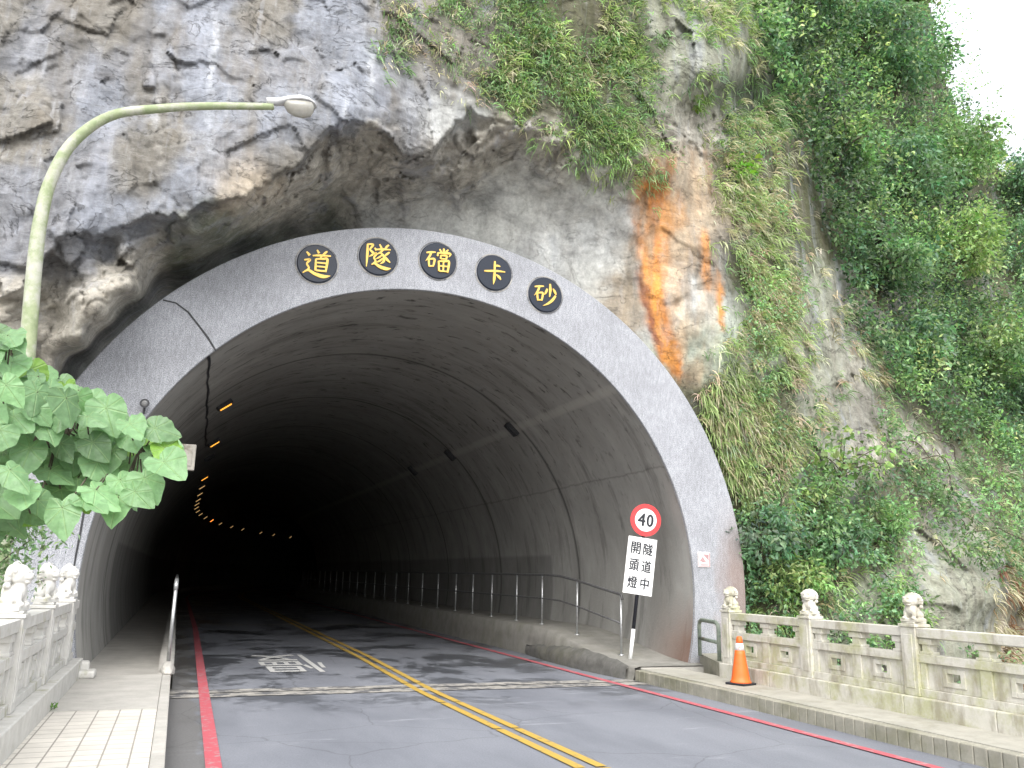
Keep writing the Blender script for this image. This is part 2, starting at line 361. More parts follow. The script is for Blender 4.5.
def lining_mat():
    # UV: u = arc length around the vault, v = distance along the tunnel
    m, nt, bs, out = new_mat('vault_concrete')
    uvn = nd(nt, 'ShaderNodeTexCoord').outputs['UV']
    a = nd(nt, 'ShaderNodeMapping', {'Vector': uvn, 'Scale': (.55, 1.3, 1)}).outputs[0]
    b = nd(nt, 'ShaderNodeMapping', {'Vector': uvn, 'Scale': (1, 1, 1)}).outputs[0]
    n0 = noise(nt, b, .45, 6, .6); n1 = noise(nt, a, 1.2, 9, .7, .3); n2 = noise(nt, a, 4.0, 7, .7, .5); n3 = noise(nt, b, 20, 5, .7)
    c = mix(nt, ramp(nt, n1, [(.3, 0), (.7, 1)]), (.27, .265, .248), (.46, .452, .425))
    c = mix(nt, ramp(nt, n0, [(.35, 0), (.7, .8)]), c, (.28, .275, .255))
    s = nd(nt, 'ShaderNodeSeparateXYZ', {0: uvn}); U, V = s.outputs[0], s.outputs[1]
    hi = nd(nt, 'ShaderNodeMapRange', {0: mth(nt, 'ABSOLUTE', U), 1: 7.0, 2: 3.2}).outputs[0]     # crown holds the soot
    dk = mth(nt, 'MULTIPLY', ramp(nt, n2, [(.56, 0), (.66, 1)]), hi)
    c = mix(nt, mth(nt, 'MULTIPLY', dk, .85), c, (.025, .024, .022))
    c = mix(nt, mth(nt, 'MULTIPLY', hi, .3), c, (.12, .11, .1))
    # construction joints every 5 m with seep marks
    fr = mth(nt, 'ABSOLUTE', mth(nt, 'SUBTRACT', mth(nt, 'FRACT', mth(nt, 'ADD', mth(nt, 'MULTIPLY', V, .2), mth(nt, 'MULTIPLY', n0, .012))), .5))
    jn = ramp(nt, fr, [(0, 1), (.006, .5), (.02, 0)])
    c = mix(nt, mth(nt, 'MULTIPLY', jn, .8), c, (.02, .02, .018))
    # run-off streaks and rust low on the walls (v-wise thin lines)
    st = noise(nt, nd(nt, 'ShaderNodeMapping', {'Vector': uvn, 'Scale': (.3, 1.9, 1)}).outputs[0], 1.1, 8, .7)
    c = mix(nt, mth(nt, 'MULTIPLY', ramp(nt, st, [(.54, 0), (.62, .4)]), 1.0), c, (.09, .085, .08))
    c = mix(nt, mth(nt, 'MULTIPLY', ramp(nt, st, [(.3, .4), (.4, 0)]), 1.0), c, (.42, .405, .37))
    sm = ramp(nt, mth(nt, 'ABSOLUTE', mth(nt, 'SUBTRACT', mth(nt, 'ADD', U, mth(nt, 'MULTIPLY', n1, .12)), 3.66)), [(.0, .55), (.07, .4), (.12, 0)])
    c = mix(nt, sm, c, (.42, .405, .37))
    s2 = ramp(nt, mth(nt, 'ABSOLUTE', mth(nt, 'SUBTRACT', mth(nt, 'ADD', U, mth(nt, 'MULTIPLY', n1, .2)), 5.35)), [(.0, .4), (.03, 0)])
    c = mix(nt, s2, c, (.08, .075, .07))
    wv = nd(nt, 'ShaderNodeMapRange', {0: V, 1: 18.9, 2: 19.0}).outputs[0]; wu = nd(nt, 'ShaderNodeMapRange', {0: mth(nt, 'ABSOLUTE', U), 1: 6.72, 2: 6.8}).outputs[0]
    c = mix(nt, mth(nt, 'MULTIPLY', mth(nt, 'MULTIPLY', wv, wu), .42), c, (.09, .09, .088))
    nk = noise(nt, nd(nt, 'ShaderNodeMapping', {'Vector': uvn, 'Scale': (1.4, 5, 1)}).outputs[0], 2.6, 4, .6)
    c = mix(nt, mth(nt, 'MULTIPLY', mth(nt, 'MULTIPLY', ramp(nt, nk, [(.66, 0), (.69, 1)]), hi), .9), c, (.015, .015, .014))
    ru = nd(nt, 'ShaderNodeMapRange', {0: mth(nt, 'ADD', U, mth(nt, 'MULTIPLY', n1, 1.2)), 1: 8.1, 2: 8.9}).outputs[0]
    rv = nd(nt, 'ShaderNodeMapRange', {0: V, 1: 14.6, 2: 13.0}).outputs[0]
    c = mix(nt, mth(nt, 'MULTIPLY', mth(nt, 'MULTIPLY', ru, rv), .75), c, (.16, .07, .04))
    setc(nt, bs, c, .85, .25)
    bump(nt, bs, mth(nt, 'ADD', mth(nt, 'ADD', n3, mth(nt, 'MULTIPLY', n2, .8)), mth(nt, 'MULTIPLY', jn, -1.5)), .4, .02); return m
MT['lining'] = lining_mat()
def stone_mat():
    # pale carved stone with green-yellow algae and damp run marks
    m, nt, bs, out = new_mat('mossy_carved_stone'); g = pos(nt)
    n1 = noise(nt, g, 9, 7, .7); n2 = noise(nt, g, 2.2, 7, .72); n3 = noise(nt, pos(nt, (1, 1, .3)), 5, 6, .65); n4 = noise(nt, g, 60, 4, .7)
    c = mix(nt, n1, (.46, .445, .39), (.68, .66, .59))
    c = mix(nt, mth(nt, 'MULTIPLY', ramp(nt, n2, [(.46, 0), (.62, 1)]), .65), c, (.36, .37, .15))
    c = mix(nt, mth(nt, 'MULTIPLY', ramp(nt, n3, [(.5, 0), (.64, 1)]), .6), c, (.24, .21, .15))
    c = mix(nt, mth(nt, 'MULTIPLY', n4, .2), c, (.3, .29, .25))
    setc(nt, bs, c, .85, .3); bump(nt, bs, mth(nt, 'ADD', n4, n1), .35, .01); return m
MT['stone'] = stone_mat()
MT['whitestone'] = simple('whitewashed_stone', (.46, .45, .42), (.6, .59, .56), 6, .8, third=(.33, .32, .2), tscale=3.5, tlo=.56, thi=.7, bmp=.3)
def concrete(name, a, b, moss=.4, scale=3, rt_=.85):
    m, nt, bs, out = new_mat(name); g = pos(nt)
    n1 = noise(nt, g, scale, 8, .7); n2 = noise(nt, g, 1.1, 7, .7, .4); n3 = noise(nt, g, 50, 5, .7)
    c = mix(nt, ramp(nt, n1, [(.3, 0), (.7, 1)]), a, b)
    c = mix(nt, mth(nt, 'MULTIPLY', ramp(nt, n2, [(.5, 0), (.66, 1)]), moss), c, (.16, .16, .085))
    c = mix(nt, mth(nt, 'MULTIPLY', n3, .3), c, (.12, .115, .1))
    setc(nt, bs, c, rt_, .3); bump(nt, bs, mth(nt, 'ADD', n3, n1), .4, .012); return m
MT['walk'] = concrete('walk_concrete', (.40, .385, .355), (.56, .54, .50), .1)
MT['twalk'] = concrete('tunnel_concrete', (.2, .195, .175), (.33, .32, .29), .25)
MT['walkr'] = concrete('walk_concrete_damp', (.33, .32, .275), (.5, .48, .42), .28)
MT['kerb'] = concrete('kerb_concrete', (.24, .235, .19), (.42, .40, .33), .6)
MT['darkkerb'] = concrete('damp_broken_concrete', (.07, .07, .065), (.19, .187, .175), .3, 4)
def tiles():
    m, nt, bs, out = new_mat('pavement_tiles'); g = pos(nt)
    br = nd(nt, 'ShaderNodeTexBrick', {'Vector': g, 'Color1': c4((.64, .61, .55)), 'Color2': c4((.58, .55, .50)), 'Mortar': c4((.3, .28, .25)), 'Scale': 1.0,
        'Mortar Size': .007, 'Brick Width': .2, 'Row Height': .2, 'Bias': 0.0}); br.offset = 0.0
    n = noise(nt, g, 3, 7, .7); n3 = noise(nt, g, 70, 4, .7)
    c = mix(nt, 1.0, br.outputs[0], ramp(nt, n, [(.3, .86), (.7, 1.1)]), 'MULTIPLY')
    c = mix(nt, mth(nt, 'MULTIPLY', n3, .15), c, (.25, .23, .2))
    setc(nt, bs, c, .85, .3); bump(nt, bs, mth(nt, 'ADD', mth(nt, 'MULTIPLY', br.outputs[1], -2.0), n3), .3, .006); return m
MT['tiles'] = tiles()
MT['gravel'] = simple('river_gravel', (.16, .15, .13), (.35, .34, .31), 2, .9, bmp=.6, bd=.2)
MT['chalk'] = MT['whitemetal']

# ------------------------------------------------------------------ tunnel path
Y0 = 50.0; RAD = 93.0; CX, CZT, RR = 3.55, 1.35, 4.77
def path(s, off, z):
    """s: distance along the road axis (=world y while straight), off: x-offset measured at s<=Y0"""
    if s <= Y0: return (off, s, z)
    a = (s-Y0)/RAD; cx = CX+RAD; rr = RAD-(off-CX)
    return (cx-rr*cos(a), Y0+rr*sin(a), z)
def sweep(name, prof, ss, mat, parent=None, closed=False, uvs=None, smooth=False):
    """prof: function(s)->list of (off, z) ; makes a sheet"""
    V = []; UV = []
    for s in ss:
        p = prof(s) if callable(prof) else prof
        for i, (o, z) in enumerate(p):
            V.append(path(s, o, z)); UV.append((uvs[i] if uvs else o, s))
    n = len(p); fi = []
    for j in range(len(ss)-1):
        for i in range(n if closed else n-1):
            a = j*n+i; b = j*n+(i+1) % n; fi += [a, b, b+n, a+n]
    return npmesh(name, V, fi, 4, mat, parent, uv=UV, smooth=smooth)
S_in = [12.9+.5*k for k in range(0, 40)] + [33+2*k for k in range(0, 60)]

# ------------------------------------------------------------------ ground, road, pavements
bm = bmesh.new()
N = 60
for i in range(N+1):
    for j in range(N+1):
        x = (i/N-.5); y = (j/N-.5); x = math.copysign(abs(2*x)**2.2, x)*500; y = math.copysign(abs(2*y)**2.2, y)*500
        bm.verts.new((x+4, y+5, -5+.5*math.sin(x*.11)+.4*math.cos(y*.13)))
bm.verts.ensure_lookup_table()
for i in range(N):
    for j in range(N):
        a = i*(N+1)+j; bm.faces.new([bm.verts[k] for k in (a, a+N+1, a+N+2, a+1)])
struct(obj('ground', bm, MT['gravel']))

S_road = [-40+2*k for k in range(0, 27)] + S_in[1:]
S_road = sorted(set([round(s, 3) for s in S_road]))
struct(sweep('road', [(.02, 0), (1.5, 0), (3.5, 0), (5.5, 0), (6.96, 0)], S_road, MT['asphalt']))
bm = bmesh.new(); add_box(bm, -1.45, 8.12, -40, 12.88, -.9, -.02); struct(obj('bridge_deck', bm, MT['kerb']))
def line(name, mat, o0, o1, s0, s1, z=.004, step=1.0, wob=0, sl=0):
    ss = list(np.arange(s0, s1, step))+[s1]
    V = []; fi = []
    for k, s in enumerate(ss):
        w = wob*math.sin(s*1.7)+sl*min(max(s-8, -6), 17); V += [path(s, o0+w, z), path(s, o1+w, z)]
        if k: a = 2*(k-1); fi += [a, a+1, a+3, a+2]
    return npmesh(name, V, fi, 4, mat)
struct(line('red_edge_line', MT['red'], .37, .50, -30, 130, z=.011, sl=.0095))
struct(line('red_edge_line', MT['red'], 6.40, 6.52, -30, 130, z=.011))
def dashes(name, o0, o1, z=.0108):
    V = []; fi = []; s = -30.0
    while s < 120:
        e = s+1.9; ss = np.linspace(s, e, 4)
        for k, q in enumerate(ss):
            kx = float(np.interp(q, [4, 7, 12, 17, 30], [-.06, -.10, -.19, -.06, -.03]))
            V += [path(q, o0+kx, z), path(q, o1+kx, z)]
            if k: a = len(V)-4; fi += [a, a+1, a+3, a+2]
        s = e+.05
    return npmesh(name, V, fi, 4, MT['yellow'])
struct(dashes('yellow_centre_line', 3.42, 3.52)); struct(dashes('yellow_centre_line', 3.62, 3.72))
# expansion joint across the road where the bridge meets the tunnel
def jstrip(name, mat, y0, y1, z, x0=.05, x1=6.94, n=60, rag=.02):
    V = []; fi = []
    for k in range(n+1):
        x = x0+(x1-x0)*k/n
        V += [(x, y0+random.uniform(-rag, rag), z), (x, y1+random.uniform(-rag, rag), z)]
        if k: a = 2*(k-1); fi += [a, a+2, a+3, a+1]
    return struct(npmesh(name, V, fi, 4, mat))
jstrip('expansion_joint', MT['joint'], 12.02, 12.36, .009); jstrip('expansion_joint', MT['rubber'], 12.36, 12.42, .0095); jstrip('expansion_joint', MT['joint'], 12.42, 12.72, .009)
jstrip('expansion_joint', MT['joint'], 26.9, 27.25, .009)

# ---- text helpers
def text_bm(body, ext=.0):
    cu = bpy.data.curves.new('tmp', 'FONT'); cu.body = body; cu.resolution_u = 3; cu.size = 1; cu.extrude = ext
    o = bpy.data.objects.new('tmp', cu); COL.objects.link(o)
    dg = bpy.context.evaluated_depsgraph_get(); me = bpy.data.meshes.new_from_object(o.evaluated_get(dg))
    bm = bmesh.new(); bm.from_mesh(me); bpy.data.meshes.remove(me); bpy.data.objects.remove(o); bpy.data.curves.remove(cu)
    xs = [v.co.x for v in bm.verts]; ys = [v.co.y for v in bm.verts]
    x0, x1, y0, y1 = min(xs), max(xs), min(ys), max(ys)
    for v in bm.verts: v.co.x = (v.co.x-x0)/(x1-x0)-.5; v.co.y = (v.co.y-y0)/(y1-y0)-.5
    return bm
# "slow" character painted for drivers leaving the tunnel (upside down from here)
def fatten(bm, d):
    """thicken a flat glyph: offset copies laid a hair apart"""
    return bm
bm = bmesh.new()
k = 0
for dx, dy in ((0, 0), (.004, .0)):
    t = text_bm('慢'); k += 1
    for v in t.verts:
        v.co = Vector((2.0-(v.co.x+dx)*1.12, 16.1-(v.co.y+dy)*3.0, .0065+.0006*k))
    me = bpy.data.meshes.new('t'); t.to_mesh(me); t.free(); bm.from_mesh(me)
struct(obj('slow_marking', bm, MT['white_paint']))

# left pavement (outside tiled, concrete from y=9.9 on, then on through the tunnel)
def slab(name, mat, x0, x1, y0, y1, z0, z1, n=1):
    bm = bmesh.new()
    for k in range(n):
        a = y0+(y1-y0)*k/n; b = y0+(y1-y0)*(k+1)/n
        add_box(bm, x0, x1, a+(.004 if n > 1 else 0), b-(.004 if n > 1 else 0), z0, z1)
    return struct(obj(name, bm, mat, bevel=.01 if n > 1 else 0))
slab('pavement', MT['tiles'], -1.15, -.06, -40, 9.85, -.01, .20)
slab('pavement', MT['walk'], -1.15, -.06, 9.86, 12.89, -.01, .202)
slab('kerb', MT['walk'], -.058, .05, -40, 12.9, -.01, .197, 60)
struct(sweep('tunnel_walkway', lambda s: [(-1.3, .2), (-.12, .2), (-.12, .2+.16*min(1, max(0, (s-13.3)/.8))), (.08, .2+.14*min(1, max(0, (s-13.3)/.8))), (.08, -.02)], S_in, MT['walk']))
# right pavement
slab('pavement', MT['walkr'], 7.09, 7.83, -40, 12.6, -.01, .172)
slab('kerb', MT['kerb'], 6.95, 7.085, -40, 12.55, -.01, .165, 350)
def rz(s):
    t = (s-12.6)/(17.0-12.6); t = min(1, max(0, t)); return .2+.38*t*t*(3-2*t)
ns = lambda s: .03*math.sin(s*3.1)+.02*math.sin(s*7.7+1)
struct(sweep('tunnel_walkway', lambda s: [(6.93, -.02), (6.95+ns(s)*(s < 17.5), rz(s)*.55), (6.99+ns(s+1)*.6*(s < 17.5), rz(s)-.01), (7.06, rz(s)+.01), (8.4, rz(s)+.012)],
       [12.58+.2*k for k in range(25)]+[s for s in S_in if s > 17.5], MT['twalk']))
# broken toe of older concrete against the ramp
bm = bmesh.new(); V = []
ss = [12.75+.22*k for k in range(21)]
for i, s in enumerate(ss):
    e = math.sin(pi*min(1, i/20*.9+.08))
    V.append([bm.verts.new((6.93-.0-o*e*.9+random.uniform(-.02, .02), s, z*(.55+.5*e)+random.uniform(-.02, .02)*(z > 0))) for o, z in ((.20, -.01), (.19, .12), (.12, .24), (.0, .30), (-.06, .31))])
for i in range(len(V)-1):
    for j in range(4): bm.faces.new((V[i][j], V[i][j+1], V[i+1][j+1], V[i+1][j]))
struct(obj('broken_kerb', bm, MT['darkkerb'], smooth=True))
# earth pad between the right balustrade and the portal
bm = bmesh.new(); 
lo = [bm.verts.new((x, y, -1.5)) for x, y in ((7.77, 11.425), (8.38, 12.885), (9.8, 12.885), (9.8, 11.425))]; hi = [bm.verts.new((v.co.x, v.co.y, .372)) for v in lo]
bm.faces.new(hi[::-1])
for k in range(4): bm.faces.new((lo[k], hi[k], hi[(k+1) % 4], lo[(k+1) % 4]))
bmesh.ops.recalc_face_normals(bm, faces=bm.faces[:])
struct(obj('portal_apron', bm, MT['kerb']))
bm = bmesh.new(); add_box(bm, 7.09, 8.3, 12.6, 12.96, -.3, .195)
struct(obj('portal_apron', bm, MT['walk']))

# ------------------------------------------------------------------ tunnel
tun = empty('road_tunnel', (CX, 12.9, 0), 'road tunnel with grey granite arch around a dark curved concrete vault', 'tunnel')
def rel(o, root):   # keep world coordinates for meshes authored in world space
    o.location = [a-b for a, b in zip(o.location, root.location)]; return o
a0 = math.asin((-.35-CZT)/RR)
angs = np.linspace(pi-a0, a0, 97)
S_l = [12.9, 12.95]+[13.1+.4*k for k in range(50)]+[34+2*k for k in range(58)]
lin = sweep('lining', lambda s: [(CX+RR*cos(a), CZT+RR*sin(a)) for a in angs], S_l, MT['lining'], tun,
            uvs=[(pi/2-a)*RR for a in angs], smooth=True); rel(lin, tun)
# end stop
bm = bmesh.new(); e = S_l[-1]
bm.faces.new([bm.verts.new(path(e, CX+5*cos(a), CZT+5*sin(a))) for a in np.linspace(0, 2*pi, 24, endpoint=False)])
rel(obj('lining_end', bm, MT['darkmetal'], tun), tun)
# granite band: ring with thickness, slightly eased edges
RO = 5.82
b0 = math.asin((-.35-CZT)/RO)
bm = bmesh.new(); rows = []
NB = 120
for k in range(NB+1):
    t = k/NB; ao = (pi-b0)+(b0-(pi-b0))*t; ai = (pi-a0)+(a0-(pi-a0))*t
    fr = 12.9
    I = (CX+(RR-.003)*cos(ai), CZT+(RR-.003)*sin(ai)); O = (CX+RO*cos(ao), CZT+RO*sin(ao))
    mids = [(I[0]+(O[0]-I[0])*q, I[1]+(O[1]-I[1])*q) for q in (0, .012, .33, .66, .985, 1)]
    yy = [fr+.012, fr, fr, fr, fr, fr+.015]
    ring = [(I[0], fr+.04, I[1])]+[(m[0], y, m[1]) for m, y in zip(mids, yy)]+[(O[0], 17.0, O[1])]
    rows.append([bm.verts.new(p) for p in ring])
for k in range(NB):
    for j in range(len(rows[0])-1): bm.faces.new((rows[k][j], rows[k][j+1], rows[k+1][j+1], rows[k+1][j]))
rel(obj('granite_arch', bm, MT['granite'], tun), tun)
# dark joints on the arch face (curved seam upper left, upright seam lower left) and the crack in the lining
def ribbon(pts, w, yoff=0, nrm=(0, -1, 0)):
    bm = bmesh.new(); P = [Vector(p) for p in pts]; pr = None; n = Vector(nrm)
    for i, p in enumerate(P):
        t = (P[min(i+1, len(P)-1)]-P[max(i-1, 0)]).normalized(); s = t.cross(n).normalized()*w*(.7+.6*random.random())*.5
        q = (bm.verts.new(p-s), bm.verts.new(p+s))
        if pr: bm.faces.new((pr[0], pr[1], q[1], q[0]))
        pr = q
    return bm
pxs = [(163, 300), (176, 303), (188, 312), (199, 326), (208, 338), (216, 351)]
rel(obj('joint_line', ribbon([tuple(at_y(*p, 12.895)) for p in pxs], .03), MT['darkmetal'], tun), tun)
pxs = [(84, 512), (80, 535), (76, 555), (72, 580), (70, 605), (69, 640)]
rel(obj('joint_line', ribbon([tuple(at_y(*p, 12.895)) for p in pxs], .025), MT['darkmetal'], tun), tun)
pts = []
for k in range(30):
    s = 12.92+k*.42; a = pi-math.asin((4.66+.011*(k*.42)*2-CZT)/RR) if True else 0
    a = a+random.uniform(-.006, .006); r = RR-.012
    pts.append((CX+r*cos(a), s, CZT+r*sin(a)))
rel(obj('joint_line', ribbon(pts, .045, nrm=(.6, 0, -.8)), MT['darkmetal'], tun), tun)

# ---- name discs with brush characters
S = {}
S['卡'] = [[(50,4,5),(50,24,7),(49,44,4)], [(50,23,3),(62,21,6),(73,23,2)], [(8,50,4),(30,47,6),(60,43,6),(93,42,3)], [(50,46,6),(49,75,8),(46,99,1)], [(56,58,3),(68,66,8),(76,76,3)]]
S['砂'] = [[(3,24,4),(22,20,6),(42,17,3)], [(24,20,5),(16,40,6),(2,60,1)], [(14,48,5),(15,64,6),(17,80,4)], [(14,49,4),(36,45,6),(36,62,6),(33,78,4)], [(16,77,4),(34,74,4)],
          [(68,4,5),(69,30,8),(66,58,3)], [(56,26,5),(51,40,7),(44,52,2)], [(80,22,3),(88,34,8),(94,46,3)], [(92,50,6),(78,70,8),(60,86,6),(38,98,1)]]
S['礑'] = [[(2,26,4),(20,22,6),(38,19,3)], [(21,22,5),(14,40,6),(0,60,1)], [(12,50,5),(13,64,6),(15,80,4)], [(12,51,4),(33,47,6),(33,62,6),(30,77,4)], [(15,78,4),(31,75,4)],
          [(68,0,4),(69,8,7),(68,17,3)], [(53,5,4),(59,16,6)], [(86,2,3),(80,10,6),(75,16,2)], [(47,20,5),(45,34,5)], [(47,21,4),(70,18,6),(95,18,6),(89,31,2)],
          [(57,29,4),(58,43,5)], [(57,30,4),(80,28,6),(78,43,4)], [(58,43,4),(78,41,4)], [(50,53,5),(53,92,6)], [(50,54,4),(72,51,6),(90,51,7),(86,94,5)], [(69,53,4),(69,92,5)], [(52,72,4),(86,70,4)], [(53,92,4),(86,90,4)]]
S['隧'] = [[(6,10,4),(28,8,6),(18,28,5),(31,42,7),(16,56,2)], [(8,10,5),(9,50,7),(8,96,2)], [(52,3,4),(60,16,6)], [(86,0,4),(78,9,6),(72,17,2)], [(42,25,4),(66,20,6),(94,18,3)],
          [(66,22,5),(56,34,5),(42,44,1)], [(56,34,4),(70,48,7),(70,66,7),(58,78,2)], [(62,44,4),(52,54,5),(40,62,1)], [(66,56,4),(54,68,5),(40,76,1)], [(90,28,4),(80,38,6),(72,44,2)], [(70,44,4),(82,58,7),(94,68,3)],
          [(34,20,4),(42,29,7)], [(30,44,4),(42,41,6),(34,58,5),(40,70,5),(32,80,3)], [(26,86,3),(38,80,6),(58,90,9),(82,94,9),(98,90,1)]]
S['道'] = [[(10,12,4),(22,24,8)], [(4,44,4),(24,40,6),(14,56,5),(22,72,5),(10,84,3)], [(2,92,3),(20,80,6),(44,90,9),(74,96,10),(99,90,1)],
          [(46,0,4),(54,12,7)], [(82,0,4),(74,8,6),(66,16,2)], [(32,24,4),(60,19,6),(96,16,4)], [(64,20,5),(58,33,4)], [(44,34,5),(45,78,6)], [(44,35,4),(68,31,6),(84,31,7),(81,78,5)], [(46,48,4),(81,46,5)], [(46,62,4),(81,60,5)], [(46,77,5),(81,76,5)]]
def glyph(ch, size, slant=0):
    bm = bmesh.new()
    for si, st in enumerate(S[ch]):
        P = smoothpath(st, 6); z0 = .010+.0007*si; pr = None
        for i, p in enumerate(P):
            q = np.array(P[min(i+1, len(P)-1)])-np.array(P[max(i-1, 0)]); L = math.hypot(q[0], q[1]) or 1
            nx, ny = -q[1]/L, q[0]/L; w = max(.55, p[2])*.66
            X, Yv = p[0]-50, 50-p[1]
            a = ((X+nx*w)/100*size, (Yv-ny*w)/100*size); b = ((X-nx*w)/100*size, (Yv+ny*w)/100*size)
            ring = [bm.verts.new((a[0], -z0, a[1])), bm.verts.new((b[0], -z0, b[1])), bm.verts.new((b[0], 0, b[1])), bm.verts.new((a[0], 0, a[1]))]
            if pr:
                for j in range(4): bm.faces.new((pr[j], ring[j], ring[(j+1) % 4], pr[(j+1) % 4]))
            else: bm.faces.new(ring)
            pr = ring
        bm.faces.new(pr[::-1])
    bmesh.ops.recalc_face_normals(bm, faces=bm.faces[:])
    return bm
for ch, (px, py), tl in (('道', (317, 264), .12), ('隧', (378, 257), .08), ('礑', (438, 261), .04), ('卡', (494, 273), -.08), ('砂', (545, 295), -.16)):
    p = at_y(px, py, 12.89)
    bm = bmesh.new(); n = 48; R_ = .31
    pro = [(R_, 0), (R_, -.02), (R_-.012, -.03)]
    rings = [[bm.verts.new((r*cos(2*pi*k/n), y, r*sin(2*pi*k/n))) for k in range(n)] for r, y in pro]
    for i in range(2):
        for k in range(n): bm.faces.new((rings[i][k], rings[i][(k+1) % n], rings[i+1][(k+1) % n], rings[i+1][k]))
    bm.faces.new(rings[-1])
    d = obj('name_disc', bm, MT['disc'], tun); d.location = [p[0]-CX, -.003, p[2]]
    d['label'] = {'道': 'black disc with gold character, leftmost on the arch', '砂': 'black disc with gold character, rightmost on the arch'}.get(ch, 'round black disc with a gold character on the arch')
    c = obj('character', glyph(ch, .44), MT['gold'], d); c.location = (0, -.031, 0)
    # thin pale cut ring round each disc
    bm = bmesh.new(); ra, rb = .325, .34
    A = [[bm.verts.new((r*cos(2*pi*k/n), -.004, r*sin(2*pi*k/n))) for k in range(n)] for r in (ra, rb)]
    for k in range(n): bm.faces.new((A[0][k], A[0][(k+1) % n], A[1][(k+1) % n], A[1][k]))
    obj('cut_ring', bm, MT['joint'], d)

# ---- tunnel lamps
def lamp_proto(name, label, cat, tube_mat, lit=True, group=None):
    r = empty(name, (0, 0, 0), label, cat, group)
    bm = bmesh.new(); add_box(bm, -.26, .26, -.14, .14, 0, .13); add_box(bm, -.29, .29, -.05, .05, .13, .2)
    obj('housing', bm, MT['darkmetal'], r, bevel=.02)
    bm = bmesh.new(); add_box(bm, -.2, .2, -.035, .035, -.03, -.002)
    obj('tube', bm, tube_mat, r, bevel=.01)
    return r
def place(o, x, s, z, tilt):
    p = path(s, x, z); o.location = p; h = 0 if s <= Y0 else -(s-Y0)/RAD
    o.rotation_euler = (0, tilt, h)
GL = 'lamps along the left side of the tunnel vault'
lamps = [(18.95, 'near', 'tube'), (24.98, 'second', 'tube'), (28.5, 'off', 'darkmetal'), (35.0, 'far', 'tube'), (38.9, 'far', 'tubedim'), (42.7, 'far', 'tubedim'), (46.4, 'far', 'tubedim'),
         (49.5, 'far', 'tubedim'), (52.5, 'far', 'tubedim'), (55.5, 'far', 'tubedim'), (58.5, 'far', 'tubedim'), (62, 'far', 'tubedim'), (65.5, 'hot', 'tubehot'), (69.5, 'far', 'tubedim'), (74, 'far', 'tubedim'), (78, 'far', 'tubedim'),
         (84, 'far', 'tubedim'), (88, 'far', 'tubedim'), (93, 'far', 'tubedim'), (99, 'far', 'tubedim')]
LB = {'near': 'dark box lamp with glowing amber tube, nearest the tunnel mouth on the left', 'second': 'amber tube lamp on the left vault, second from the tunnel mouth',
      'off': 'unlit dark lamp on the left vault just past the second amber tube', 'hot': 'brightest orange lamp of the far row, where the tunnel starts to bend', 'far': 'small faint amber lamp in the far row deep inside the tunnel'}
first = None; cache = {}
for s, kd, tm in lamps:
    if tm not in cache:
        o = lamp_proto('tunnel_lamp', '', 'lamp', MT[tm], group=GL); cache[tm] = o
    else: o = copy_tree(cache[tm])
    o.scale = (.68, .8, .8); cache['tube'].scale = (.68, .8, .8)
    place(o, .62, s, 5.0, radians(-37)); o['label'] = LB[kd]
for s, lb in ((17.8, 'unlit dark lamp on the right vault, nearest the tunnel mouth'), (22.6, 'unlit dark lamp on the right vault, middle one of three'), (26.7, 'unlit dark lamp on the right vault, farthest in and dimmest')):
    o = copy_tree(cache['darkmetal']); place(o, 6.72, s, 4.78, radians(43)); o['label'] = lb; o['group'] = 'unlit lamps on the right vault'

# white control box on the left wall
b = empty('control_box', (-.20, 13.6, 3.12), 'pale grey box fixed to the left tunnel wall beside the big green leaves', 'box')
bm = bmesh.new(); add_box(bm, -.2, .08, 0, .12, -.18, .2); obj('case', bm, MT['boxgrey'], b, bevel=.012)
bm = bmesh.new(); add_box(bm, -.14, .03, -.012, -.001, -.12, .14); obj('door', bm, MT['boxgrey'], b, bevel=.004)
b.location = (-.0, 13.2, 3.17)
# small round loudspeaker on the arch
p = at_y(145, 405, 12.9)
b = empty('loudspeaker', (p[0], 12.9, p[2]), 'small round dark speaker on the left of the granite arch', 'loudspeaker')
bm = bmesh.new(); add_tube(bm, [(0, 0, 0), (0, -.05, 0), (0, -.1, 0), (0, -.14, 0)], [.02, .025, .05, .065], 16); obj('horn', bm, MT['darkmetal'], b)
bm = bmesh.new(); add_tube(bm, [(0, -.142, 0), (0, -.15, 0)], [.04, .02], 16); obj('cone', bm, MT['darksteel'], b)
bm = bmesh.new(); add_box(bm, -.012, .012, -.06, 0, -.13, -.02); obj('bracket', bm, MT['darkmetal'], b)
# small plaque on the right of the arch
b = empty('wall_plaque', (8.52, 12.897, 1.93), 'small white square plaque with faded red print on the arch right side', 'plaque')
bm = bmesh.new(); add_box(bm, -.125, .125, -.012, 0, -.13, .13); obj('plate', bm, MT['plaque'], b, bevel=.003)
bm = bmesh.new()
add_box(bm, -.115, .115, -.0145, -.0125, .108, .12); add_box(bm, -.115, .115, -.0145, -.0125, -.12, -.108); add_box(bm, -.118, -.106, -.0145, -.0125, -.107, .107); add_box(bm, .1, .118, -.0145, -.0125, -.107, .107)
vs = [bm.verts.new(q) for q in ((-.02, -.0150, .09), (.09, -.0150, .09), (.09, -.0150, -.02))]; bm.faces.new(vs)
vs = [bm.verts.new(q) for q in ((-.09, -.0150, -.02), (-.03, -.0150, .05), (.04, -.0150, -.04), (-.02, -.0150, -.05))]; bm.faces.new(vs)
for k in range(3): add_box(bm, -.08, .085, -.015, -.013, -.075-.012*k, -.069-.012*k)
obj('print', bm, MT['plaqueink'], b)

